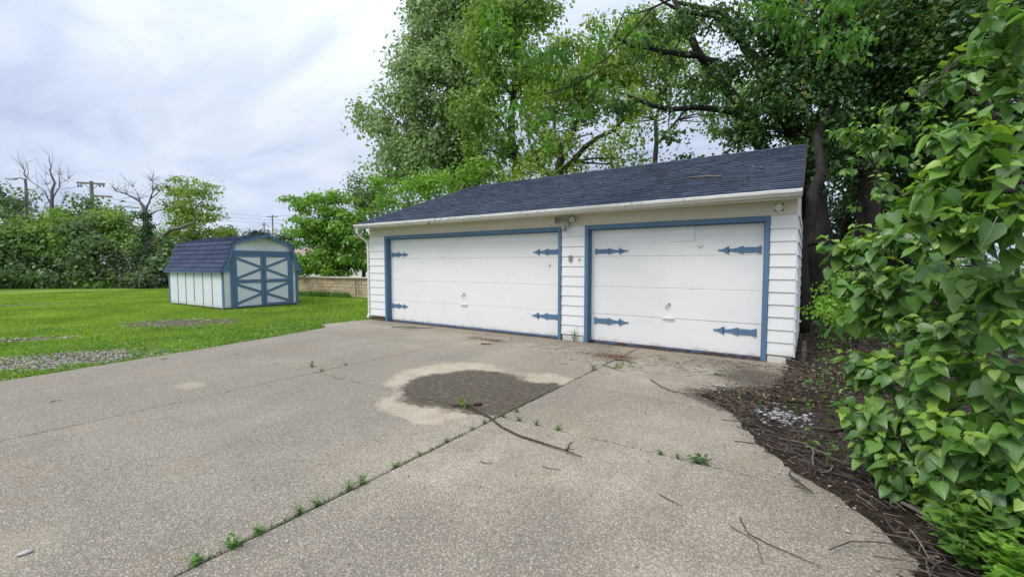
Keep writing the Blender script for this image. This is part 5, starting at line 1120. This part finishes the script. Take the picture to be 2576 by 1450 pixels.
for i, (px, lab) in enumerate((((0.748,2.968), 'bright seedling clump below the lilac, the nearest to the driveway edge'), ((0.920,3.223), 'leafy bright seedling at the bottom right corner below the lilac'), ((0.889,3.442), 'upright light green seedling in front of the lilac stems'), ((1.040,3.588), 'broad light green seedling under the lilac at the right edge'), ((0.645,2.866), 'low seedling at the bottom edge where soil meets the lilac'), ((0.751,3.636), 'small green plant under the lilac among fallen sticks'), ((0.672,3.807),'small green plant left of the lilac stems on the stick pile'), ((0.848,3.103),'tall bright seedling tuft between the corner plants below the lilac'), ((0.736,3.099),'bright leafy tuft on the soil below the lilac tip'), ((1.019,3.715),'dense light green tuft right under the lilac skirt'))):
    plant('seedling', lab, 'plant', px[0], px[1], .30 if i not in (5, 6) else .14, 20 if i not in (5, 6) else 8, .075 if i not in (5, 6) else .05, 'leaf_bright' if i % 2 else 'weed', PG, 9, .04, .58, .75)

for (x_, y_), lab in (((.78, 2.66), 'bright seedling clump cut by the bottom picture edge, nearest the concrete'), ((.95, 2.74), 'bushy bright seedling in the bottom right corner below the lilac'), ((.70, 2.92), 'light seedling clump between the long twig end and the lilac foot'), ((1.05, 2.95), 'tall seedling clump hard against the right picture edge under the lilac'), ((.88, 2.92), 'middle seedling clump of the bright patch below the lilac')):
    plant('seedling', lab, 'plant', x_, y_, .26, 22, .075, 'leaf_bright', PG, 9, .03, .58, .8)
# ================================================================== GROUND DETAIL
def poly_in(pts, x, y):
    c = False; j = len(pts)-1
    for i in range(len(pts)):
        xi, yi = pts[i]; xj, yj = pts[j]
        if (yi > y) != (yj > y) and x < (xj-xi)*(y-yi)/(yj-yi)+xi: c = not c
        j = i
    return c
lx = np.array([p[0] for p in LEFT]); ly = np.array([p[1] for p in LEFT])
def bare_mask(x, y, grow=1.0):
    m = np.zeros(len(x), bool)
    for cx, cy, rx, ry_, a in BARE:
        dx, dy = x-cx, y-cy; u = (dx*math.cos(a)+dy*math.sin(a))/(rx*grow); v = (-dx*math.sin(a)+dy*math.cos(a))/(ry_*grow)
        m |= (u*u+v*v+.45*np.sin(x*5+y*3)*np.cos(y*6-x*2)+.35*np.sin(x*13)*np.cos(y*15)) < 1
    return m
def lawn_pts(n, r0, r1, pw=1.0):
    az = np.radians(rng.uniform(-5, 98, n)); t = rng.random(n)**pw; r = r0*(r1/r0)**t      # azimuth measured left of +Y
    return -np.sin(az)*r, np.cos(az)*r, r
def on_lawn(x, y):
    xe = np.interp(y, ly, lx); ok = np.where(y < 7.8, x < xe-.005, x < -9.95)
    ok &= ~((x > -9.95) & (y > 7.6))
    sx, sy = x+15.94, y-6.70; c, s = math.cos(1.591), math.sin(1.591); u = sx*c+sy*s; v = -sx*s+sy*c
    ok &= ~((u > -.0) & (u < SW) & (v > 0) & (v < SL))
    ok &= ~((y > 12.2+(x+20)*.14) & (x > -22.6))
    return ok
x, y, r = lawn_pts(365000, 7.5, 34, .75)
k_ = on_lawn(x, y) & ~(bare_mask(x, y) & (rng.random(len(x)) > .06)); x, y, r = x[k_], y[k_], r[k_]
n = len(x); a = rng.random(n)*6.283; patchy = .7+.5*np.sin(x*1.3+np.sin(y*.9)*2)*np.cos(y*1.1)
h = (.018+.028*rng.random(n)*patchy)*(1+.02*r); wd = .006+.0011*r; ln = rng.normal(size=(n, 2))*.022
P0 = np.stack([x, y, np.full(n, -.035)], 1); dx = np.stack([np.cos(a)*wd, np.sin(a)*wd, np.zeros(n)], 1)
V = np.stack([P0-dx, P0+dx, P0+np.stack([ln[:, 0], ln[:, 1], h+.02], 1)], 1).reshape(-1, 3)
o = link(bpy.data.objects.new('grass', np_mesh('grass', V, 3, M['blade']))); tag(o, 'short bright green grass covering the lawn', 'grass', kind='stuff')
# broadleaf weeds / clover near the driveway edge, long tufts along the edge
x, y, r = lawn_pts(90000, 7.5, 16, 1.1); k_ = on_lawn(x, y) & ~(bare_mask(x, y, .9) & (rng.random(len(x)) > .15)) & (rng.random(len(x)) < np.clip(1.5-(r-9)/5+np.sin(x*2.1)*np.cos(y*2.7)*.5, 0, 1)); x, y = x[k_], y[k_]
Pw = np.stack([x, y, np.full(len(x), -.02)+rng.random(len(x))*.035], 1)
o = link(bpy.data.objects.new('clover', np_mesh('clover', leaf_quads(Pw, .035, 1.4, 0, .9), 4, M['weed']))); tag(o, 'broadleaf weeds and clover along the driveway edge of the lawn', 'ground cover', kind='stuff')
# tall grass at hedge foot and by the wall
t = rng.random(9000); P0 = np.array([-46, 3.5, 0])+t[:, None]*np.array([18, 13.5, 0])+rng.normal(size=(9000, 3))*np.array([.5, .5, 0])
P1 = wa_ = np.array([-20.0, 11.75, 0])+rng.random((900, 1))*np.array([3.0, .45, 0])+rng.normal(size=(900, 3))*np.array([.2, .04, 0]); P0 = np.vstack([P0, P1])
n = len(P0); a = rng.random(n)*6.283; P0[:, 2] = -.035; w2 = .03; hh = .12+.25*rng.random(n)
V = np.stack([P0-np.stack([np.cos(a)*w2, np.sin(a)*w2, a*0], 1), P0+np.stack([np.cos(a)*w2, np.sin(a)*w2, a*0], 1), P0+np.stack([rng.normal(size=n)*.05, rng.normal(size=n)*.05, hh], 1)], 1).reshape(-1, 3)
o = link(bpy.data.objects.new('tall_grass', np_mesh('tall_grass', V, 3, M['weed']))); tag(o, 'unmown taller grass at the foot of the hedge and block wall', 'grass', kind='stuff')
# woodland undergrowth on the right beyond the bed
n = 26000; x = rng.uniform(.2, 14, n); y = rng.uniform(8.6, 26, n); k_ = (x > -.1+.0*y) & (rng.random(n) < np.clip((y-8.2)/2.5, .0, 1)); x, y = x[k_], y[k_]
Pu = np.stack([x, y, rng.random(len(x))**1.6*(.15+.35*np.clip((y-9)/6, 0, 1))*(1.2+np.sin(x*2)*np.cos(y*1.7))], 1)
o = link(bpy.data.objects.new('undergrowth', np_mesh('undergrowth', leaf_quads(Pu, .13, 1.0, .1), 4, M['under']))); tag(o, 'green undergrowth on the woodland floor right of the garage', 'undergrowth', kind='stuff')

# stones
ICO = [(-.53,0,.85),(.53,0,.85),(-.53,0,-.85),(.53,0,-.85),(0,.85,.53),(0,.85,-.53),(0,-.85,.53),(0,-.85,-.53),(.85,.53,0),(-.85,.53,0),(.85,-.53,0),(-.85,-.53,0)]
ICF = [(1,4,0),(4,9,0),(4,5,9),(8,5,4),(1,8,4),(1,10,8),(10,3,8),(8,3,5),(3,2,5),(3,7,2),(3,10,7),(10,6,7),(6,11,7),(6,0,11),(6,1,0),(10,1,6),(11,0,9),(2,11,9),(5,2,9),(11,2,7)]
def stones(name, lab, pts, sizes, mat, flat=.55, kind='stuff'):
    V = []; F_ = []
    for (x, y, z), s in zip(pts, sizes):
        a = random.random()*6.28; sx, sy = s*random.uniform(.7, 1.2), s*random.uniform(.55, 1); b_ = len(V)
        for (p, q_, r_) in ICO:
            p2, q2 = p*sx*random.uniform(.85, 1.15), q_*sy*random.uniform(.85, 1.15); V.append((x+p2*math.cos(a)-q2*math.sin(a), y+p2*math.sin(a)+q2*math.cos(a), z+r_*s*flat*.6))
        F_ += [tuple(i+b_ for i in f_) for f_ in ICF]
    m_ = MB(); m_.v = V; m_.f = F_; o = m_.build(name, M[mat], smooth=True, fix=False); tag(o, lab, name.replace('_', ' '), kind=kind); return o
pts = []
for _ in range(4200):
    cx, cy, rx, ry_, a = BARE[1]; t = random.random()*6.28; r_ = random.random()**.55; u, v = math.cos(t)*r_*rx*1.15, math.sin(t)*r_*ry_*1.1
    pts.append((cx+u*math.cos(a)-v*math.sin(a), cy+u*math.sin(a)+v*math.cos(a), -.028+random.random()*.015))
stones('gravel', 'pale river gravel showing through the lawn beside the driveway', pts, [random.uniform(.010, .024) for _ in pts], 'pebble')
pts = []
for (cx, cy, rx, ry_, a), n in ((BARE[0], 110), (BARE[2], 120)):
    for _ in range(n):
        t = random.random()*6.28; r_ = random.random()**.5; u, v = math.cos(t)*r_*rx, math.sin(t)*r_*ry_; pts.append((cx+u*math.cos(a)-v*math.sin(a), cy+u*math.sin(a)+v*math.cos(a), -.02+random.random()*.01))
stones('pale_rubble', 'scattered pale stones on the bare patches of the lawn', pts, [random.uniform(.012, .045) for _ in pts], 'pebble', .4)
def bed_h(x, y): return .03+.03*min(1, max(0, x+.2))
c0 = (-.17, 4.80)
pts = [(c0[0]+random.gauss(0, .12), c0[1]+random.gauss(0, .15), .045+random.random()*.02) for _ in range(170)]
stones('white_stones', 'small pile of white stone chips on the soil bed', pts, [random.uniform(.008, .026) for _ in pts], 'white_stone', .4)
pts = []
for _ in range(420):
    i = random.randrange(0, int(len(dense)*.62)); x, y = inx(i, random.gauss(.05, .12)); pts.append((x, y, .012 if random.random() < .6 else .03))
stones('pebbles', 'loose pebbles along the edge between soil bed and concrete', pts, [random.uniform(.005, .014) for _ in pts], 'pebble')
# dead leaves
n = 9000; i_ = rng.integers(0, int(len(dense)*.93), n); of = np.abs(rng.normal(size=n))*.55+rng.normal(size=n)*.03; P_ = np.array([(*inx(int(i), float(o_)), .02+.045*min(1, o_/.5)+random.random()*.012) for i, o_ in zip(i_, of)])
m = (rng.random(n) < np.where(P_[:, 1] > 4.9, 1, .4)); P_ = P_[m]
o = link(bpy.data.objects.new('leaf_litter', np_mesh('leaf_litter', leaf_quads(P_, .036, 1.2, 0, .5), 4, M['litter']))); tag(o, 'brown dead leaves and bark strewn over the soil bed', 'leaf litter', kind='stuff')
n = 1500; i_ = rng.integers(int(len(dense)*.12), int(len(dense)*.93), n); of = .25+np.abs(rng.normal(size=n))*.45; P_ = np.array([(*inx(int(i), float(o_)), .05+random.random()**2*.12) for i, o_ in zip(i_, of)]); m = (np.sin(P_[:, 0]*6)+np.sin(P_[:, 1]*5+1) > .1); P_ = P_[m]
o = link(bpy.data.objects.new('ground_ivy', np_mesh('ground_ivy', leaf_quads(P_, .045, 1.1, 0, .8), 4, M['weed']))); tag(o, 'patches of small green leaves creeping over the soil bed below the lilac', 'ground cover', kind='stuff')
# stick mass on the bed
m_ = MB()
for _ in range(2600):
    i = random.randrange(0, int(len(dense)*.80)); x, y = inx(i, abs(random.gauss(.22, .30))-.02)
    if random.random() < .1: x -= .10
    ln = random.uniform(.05, .34)*random.choice((.6, 1, 1)); a = random.gauss(-.9, .75); z = .035+random.random()*.03+.03*min(1, max(0, x))
    r_ = random.choice((.0018, .0025, .003, .004)); dx, dy = math.cos(a)*ln/2, math.sin(a)*ln/2; b_ = random.gauss(0, .12)*ln
    m_.tube([(x-dx, y-dy, z), (x-dy*b_/ln, y+dx*b_/ln, z+.006), (x+dx, y+dy, z+random.uniform(-.01, .012))], [r_, r_*.9, r_*.5], 4, False)
o = m_.build('fallen_twigs', M['twigs_mass'], smooth=True, fix=False); tag(o, 'tangle of grey-brown fallen twigs on the soil bed', 'twigs', kind='stuff')
# seed litter and bits in front of the doors
def scatter(name, lab, spots, mat, size=.02, asp=.3, z=.004):
    Q = []
    for (cx, cy), sx, sy, n in spots: Q.append(np.stack([cx+rng.normal(size=n)*sx, cy+rng.normal(size=n)*sy, z+rng.random(n)*.006], 1))
    Q = np.vstack(Q); o = link(bpy.data.objects.new(name, np_mesh(name, leaf_quads(Q, size, 2.2, 0, asp), 4, M[mat]))); tag(o, lab, 'litter', kind='stuff')
scatter('seed_litter', 'reddish seed litter heaps on the concrete below the garage doors', [((-5.079,6.864), .16, .07, 800), ((-2.558,6.729), .22, .13, 1700), ((-5.544,6.887), .16, .08, 300), ((-3.2, 7.55), .5, .06, 250)], 'rust_litter', .022)
scatter('bark_crumbs', 'scattered brown crumbs and seed husks across the concrete near the doors', [((-3.0, 6.9), 1.3, .35, 700), ((-1.0, 7.1), .6, .25, 900), ((-6.5, 7.2), 1.2, .2, 260), ((-1.8, 6.0), 1.0, .8, 260), ((-.55, 6.3), .3, .7, 900), ((-.8, 5.3), .25, .2, 500), ((-3.2, 5.3), 1.6, 1.2, 140), ((-1.5, 3), 1.2, 1.2, 90)], 'litter', .022, .35)
m_ = MB()
for cx, cy, sx, sy, n in ((-3.0, 6.85, 1.1, .3, 170), (-1.2, 6.7, .7, .45, 130), (-.6, 7.3, .35, .15, 130), (-2.5, 6.3, .25, .25, 60), (-5.6, 7.3, .6, .12, 20)):
    for _ in range(n):
        x, y = random.gauss(cx, sx), random.gauss(cy, sy)
        if y > 7.62: continue
        ln = random.uniform(.03, .14); a = random.uniform(-.8, .6); dx, dy = math.cos(a)*ln/2, math.sin(a)*ln/2; m_.tube([(x-dx, y-dy, .005), (x, y+random.gauss(0, .008), .008), (x+dx, y+dy, .005)], [.0016, .002, .001], 4, False)
o = m_.build('twig_bits', M['twigs_mass'], smooth=True, fix=False); tag(o, 'thin twig scraps on the concrete in front of the garage', 'twigs', kind='stuff')

# individual sticks
def stick(name, lab, cat, limbs, mat='twig', grp=None, leafs=None):
    p0 = limbs[0][0][0]; o = empty(name, (p0[0], p0[1], 0)); tag(o, lab, cat, grp); org = (p0[0], p0[1], 0)
    for i, (pts, r) in enumerate(limbs):
        P = []
        for k_ in range(len(pts)-1):
            a, b = np.array(pts[k_]), np.array(pts[k_+1]); L_ = np.linalg.norm(b-a)
            for t in (0, .33, .66): P.append(tuple(a+(b-a)*t+(rng.normal(size=3)*np.array([1, 1, .3])*L_*.018 if t else 0)))
        P.append(tuple(pts[-1])); rr = np.interp(np.linspace(0, 1, len(P)), np.linspace(0, 1, len(r)), r); m_ = MB(); m_.tube(P, list(rr), 7); m_.build('branch' if i == 0 else 'side_shoot', M[mat], o, True, org)
    if leafs:
        for (c, n, s) in leafs:
            C = np.array(c)+rng.normal(size=(n, 3))*np.array([.03, .03, .006])-np.array(org); C[:, 2] = np.abs(C[:, 2])+.008
            link(bpy.data.objects.new('leaves', np_mesh('leaves', leaf_quads(C, s, .8, 0, .45), 4, M['leaf_mid'])), o)['kind'] = 'stuff'
    return o
g3 = lambda p, z: (p[0], p[1], z)
stick('fallen_branch', 'long thin fallen branch lying across the joint beside the oil stain', 'branch',
      [([g3((-2.910,3.497),.035), g3((-2.680,3.386),.02), g3((-2.509,3.337),.015), g3((-2.250,3.189),.012), g3((-2.007,3.110),.014), g3((-1.798,3.089),.015), g3((-1.560,3.054),.02), g3((-1.403,3.039),.010)], [.013,.012,.011,.009,.009,.008,.006,.003]),
       ([g3((-3.048,3.405),.014), g3((-2.910,3.497),.02), g3((-2.825,3.618),.016)], [.010,.013,.015]),
       ([g3((-1.540,3.050),.02), (-1.268,2.572,0.317)], [.005,.0035]), ([g3((-1.560,3.054),.02), (-1.270,2.630,0.305)], [.004,.002]), ([g3((-1.555,3.058),.02), g3((-1.486,3.095),.03)], [.004,.002])],
      leafs=[(g3((-2.914,3.464),.02), 16, .07)])
SG = 'loose sticks on the driveway'
ST = [
 ('dark bent stick on the concrete between the oil stain and the soil bed', [(-1.656,5.627), (-1.428,5.340), (-1.286,5.236), (-1.129,5.208)], .006),
 ('thin twig pointing left off the soil bed edge onto the concrete', [(-0.466,3.968), (-0.307,4.018), (-0.153,3.977), (-0.021,3.897)], .005),
 ('short snapped branch with side stub lying on the bed edge crack', [(-0.072,3.528), (-0.025,3.448), (0.020,3.391), (0.063,3.325)], .008),
 ('curved hair-thin twig, upper of the pair near the bottom right', [(-0.325,2.690), (-0.236,2.640), (-0.186,2.612), (-0.152,2.421)], .0022),
 ('long curved twig sweeping towards the bottom edge of the driveway', [(-0.291,2.812), (-0.239,2.672), (-0.141,2.622), (-0.016,2.592), (0.092,2.566)], .0032),
 ('long arched twig crossing from concrete onto the soil near the seedlings', [(0.127,2.706), (0.224,2.853), (0.328,2.919), (0.445,2.970), (0.578,3.037)], .0032),
 ('small dark twig alone on the lower middle slab', [(-0.757,2.813), (-0.668,2.776), (-0.603,2.749)], .003),
 ('tiny curved twig below the long fallen branch, left one', [(-2.003,2.544), (-1.949,2.541), (-1.913,2.572)], .003),
 ('tiny curved twig below the long fallen branch, right one', [(-1.575,2.731), (-1.507,2.732), (-1.442,2.768)], .0028),
 ('straight thin twig on the far left slab', [(-6.704,1.082), (-6.729,1.131), (-6.692,1.173)], .004),
 ('straight pale twig on the left slab behind the white spot', [(-8.313,2.562), (-8.290,2.647)], .005),
 ('dark stick beside the red seed heap at the joint', [(-2.446,6.485), (-2.289,6.523), (-2.082,6.403)], .008),
 ('leafy dropped twig just below the red seed heap', [(-2.463,6.083), (-2.251,5.928), (-2.040,5.821)], .005),
 ('short dark stick in front of the middle pier', [(-5.008,6.395), (-4.824,6.470)], .012),
]
for i, (lab, P, r_) in enumerate(ST):
    z = .006+(.02 if i in (1, 2, 5) else 0)
    stick('stick', lab, 'stick', [([g3(p, z+r_) for p in P], [r_, r_*.9, r_*.5])]+([([g3((-0.043,3.373), .03), g3((0.020,3.367), .03)], [.005, .003]), ([g3((-0.072,3.528), .03), g3((-0.062,3.590), .05)], [.006, .003])] if i == 2 else []), 'twig', SG, leafs=([(g3((-2.231,6.029), .01), 14, .07), (g3((-2.114,6.197), .01), 10, .06)] if i == 12 else None))
BG = 'thick sticks on the soil bed'
for lab, P, r_, mt in (
 ('pale peeled stick on the soil beside the seedlings', [(0.487,3.396), (0.545,3.337), (0.599,3.255), (0.684,3.186)], .012, 'twig_pale'),
 ('long grey curved stick running along the middle of the soil bed', [(0.371,4.244), (0.389,3.909), (0.373,3.605), (0.416,3.358), (0.461,3.290)], .009, 'twig'),
 ('short dark log chunk under the lower lilac leaves on the bed', [(0.180,4.534), (0.282,4.675), (0.377,4.881)], .016, 'twig'),
 ('crooked stick in the stick pile nearest the concrete edge', [(0.146,3.930), (0.156,3.717), (0.135,3.773)], .009, 'twig'),
 ('bent grey stick in the upper stick pile', [(0.054,4.030), (0.060,3.796), (0.067,3.692)], .007, 'twig_pale'),
 ('slender stick trailing toward the bottom of the bed', [(0.387,3.170), (0.417,2.999), (0.477,2.870)], .006, 'twig')):
    stick('thick_stick', lab, 'stick', [([g3(p, .065+r_) for p in P], [r_, r_, r_*.6])], mt, BG)
# wooden slats by the left door
for i, (lab, a, b, mt) in enumerate((('thin greenish slat lying in front of the left garage door', (-8.132,6.974), (-7.691,7.351), 'ivy'), ('bare wooden slat beside the greenish slat at the left door', (-7.741,6.928), (-7.269,7.477), 'twig_pale'))):
    m_ = MB(); m_.beam((a[0], a[1], .012), (b[0], b[1], .014), .035, (0, 0, 1), .010); tag(m_.build('wooden_slat', NT('slat_green').bsdf((.07, .13, .08), .7) if not i else M['twig_pale']), lab, 'slat')
# pipe stub at garage right corner
m_ = MB(); m_.tube([(-.03, 7.86, -.02), (-.03, 7.90, .17), (-.03, 7.98, .32)], [.035, .035, .03], 8); tag(m_.build('pipe_stub', M['rot']), 'short brown pipe standing by the garage right corner', 'pipe')
# hanging dead leaf from gutter, debris on the roof
def roof_z(y): return ez+(y-ey)*(rz_-ez)/(ry-ey)+.02
m_ = MB(); m_.tube([(-7.13, 7.262, 2.445), (-7.16, 7.25, 2.41), (-7.20, 7.25, 2.37)], [.004, .016, .003], 5); tag(m_.build('curled_leaf', M['black']), 'black curled dead leaf hanging below the gutter over the left door', 'dead leaf')
m_ = MB(); m_.tube([(-6.96, 7.30, 2.50), (-6.98, 7.262, 2.515), (-6.985, 7.255, 2.45)], [.006, .010, .003], 5); tag(m_.build('gutter_twig', M['twig']), 'short twig hooked over the gutter edge above the left door', 'twig')
stick('roof_stick', 'pale dead branch resting on the shingles near the right end of the roof', 'branch', [([(-1.88, 8.55, roof_z(8.55)+.02), (-1.55, 8.50, roof_z(8.5)+.02), (-1.30, 8.42, roof_z(8.42)+.01)], [.014, .016, .018])], 'twig_pale')
stick('roof_twig', 'thin white forked twig on the roof nearest the gable end', 'twig', [([(-.95, 8.55, roof_z(8.55)+.01), (-.72, 8.55, roof_z(8.55)+.015)], [.004, .005]), ([(-.72, 8.55, roof_z(8.55)+.015), (-.71, 8.48, roof_z(8.48)+.01)], [.004, .002])], 'twig_pale')
stick('roof_twig', 'curled twig cluster on the upper roof above the right door', 'twig', [([(-2.55, 8.9, roof_z(8.9)+.01), (-2.5, 8.8, roof_z(8.8)+.06), (-2.45, 8.85, roof_z(8.85)+.01)], [.006, .010, .005]), ([(-2.5, 8.85, roof_z(8.85)+.02), (-2.46, 8.95, roof_z(8.95)+.08)], [.006, .003])], 'twig')
scatter2 = [(-x_, 7.6+random.random()*2.4) for x_ in [random.uniform(.6, 8.6) for _ in range(260)]]
Q = np.array([(x_, y_, roof_z(y_)+.012) for x_, y_ in scatter2]); o = link(bpy.data.objects.new('roof_litter', np_mesh('roof_litter', leaf_quads(Q, .05, 1.2, 0, .4), 4, M['litter']))); tag(o, 'sparse dead leaf scraps on the garage roof', 'litter', kind='stuff')
# stones / chips lying alone
for lab, p, s in (('grey stone chip on the lower left slab', (-2.272,1.217), .016), ('flat grey stone chip near the bottom left corner', (-3.287,0.415), .03), ('dark pebble on the left slab above the joint', (-3.079,2.284), .012), ('orange-brown pebble at the bottom of the driveway by the bed', (0.316,2.709), .022), ('small brown pebble at the bottom middle slab', (-1.854,1.294), .012)):
    o = stones('stone_chip', lab, [(p[0], p[1], s*.3)], [s], 'pebble', .6, None); o['category'] = 'stone'; o['group'] = 'lone stones on the concrete'
# weeds in the joints
WG = 'weeds in the driveway joints'
WD = [((-2.506,0.894), .055, 'broad green weed in the long joint at the bottom edge of the picture'), ((-2.525,1.055), .06, 'leafy two-tier seedling in the long joint'), ((-2.525,1.193), .05, 'pale seedling in the long joint beside brown crumbs'),
      ((-2.485,1.427), .06, 'low moss-like weed in the long joint right of the brown crumbs'), ((-2.500,1.540), .06, 'weed with yellow-green star leaves in the long joint'), ((-2.528,1.759), .07, 'left weed of the bushy pair in the long joint'), ((-2.516,1.860), .08, 'right weed of the bushy pair in the long joint'),
      ((-2.499,2.161), .055, 'thin weed in the long joint above the bushy pair'), ((-2.481,2.406), .04, 'tiny weed in the long joint, midway to the joint crossing'), ((-2.503,2.703), .05, 'tiny weed in the long joint nearing the fallen branch'), ((-2.474,3.038), .045, 'weed in the long joint just before the fallen branch'),
      ((-2.476,3.230), .05, 'weed where the fallen branch crosses the joint'), ((-2.421,3.450), .055, 'weed at the slab corner crossing beside the oil stain'), ((-2.244,3.476), .055, 'first weed right of the crossing in the cross joint'), ((-2.047,3.457), .055, 'second weed right of the crossing in the cross joint'), ((-1.831,3.449), .06, 'third weed right of the crossing in the cross joint'),
      ((-0.921,3.424), .05, 'left small weed of the three on the right part of the cross joint'), ((-0.792,3.409), .045, 'middle small weed of the three on the right part of the cross joint'), ((-0.635,3.419), .08, 'flat dark green rosette on the right part of the cross joint'),
      ((-5.939,3.617), .11, 'pale weed standing behind the far joint crossing'), ((-5.567,3.523), .06, 'dark weed on the far joint crossing'), ((-5.620,3.953), .05, 'thin weed right of the far joint crossing'), ((-2.608,5.745), .09, 'upright small weed in the joint below the right garage door'), ((-2.401,3.646), .06, 'weed on the oil stain edge of the joint')]
for i, (p, h_, lab) in enumerate(WD):
    if i <= 11 or i == 22: p = (-2.47, p[1]-.02)
    elif i in (13, 14, 15, 16, 17, 18): p = (p[0], 3.45)
    br = i in (0, 1, 2, 18); plant('joint_weed', lab, 'weed', p[0], p[1], h_*(.6 if i == 18 else 1), 9 if not br else 7, h_*(.75 if br else .38), 'weed' if i != 18 else 'under', WG, 6 if not br else 4, -.01, .45 if br else .3, 1.6 if i == 18 else .9)
m_P = []
for t_ in range(1500):     # moss and tiny grass lining the joints
    if random.random() < .7: x, y = -2.47+random.gauss(0, .006), random.choice((random.uniform(.7, 3.45), random.uniform(.7, 6.5)))
    else: x, y = random.uniform(-6, .2), 3.45+random.gauss(0, .006)
    if math.sin(x*9+y*11)+math.sin(y*5-x*3) > -.1: m_P.append((x, y, -.012+random.random()*.016))
o = link(bpy.data.objects.new('joint_moss', np_mesh('joint_moss', leaf_quads(np.array(m_P), .016, .4, -.6, .4), 4, M['under']))); tag(o, 'patchy moss and tiny sprouts in the concrete joints', 'moss', kind='stuff')
# dropped green leaves on the concrete
for lab, p, s, n in (('dropped green leaf cluster on the right slab left of the dark wet patch', (-0.974,6.382), .05, 14), ('pale dropped leaf pair below the right garage door', (-1.907,6.988), .06, 8), ('tiny dropped leaf cluster near the red seed heap by the middle pier', (-4.867,6.393), .03, 6), ('dropped pale leaf on the soil bed beside the white stones', (-.12, 5.35), .09, 2)):
    Q = np.array([p[0], p[1], .01])+rng.normal(size=(n, 3))*np.array([.05, .03, .002]); Q[:, 2] = np.abs(Q[:, 2])+(.05 if p[1] < 5.5 and p[0] > -.3 else 0)
    o = link(bpy.data.objects.new('dropped_leaves', np_mesh('dropped_leaves', leaf_quads(Q, s, 2, 0, .5), 4, M['weed' if 'pale' in lab else 'under']))); tag(o, lab, 'leaves', 'dropped leaves')
# grass sprouts against the middle pier
plant('pier_weed', 'grass sprouts growing against the foot of the middle pier', 'weed', -3.72, 7.66, .28, 7, .10, 'under', None, 3, 0, .12, .5)
print('objects', len(bpy.data.objects))
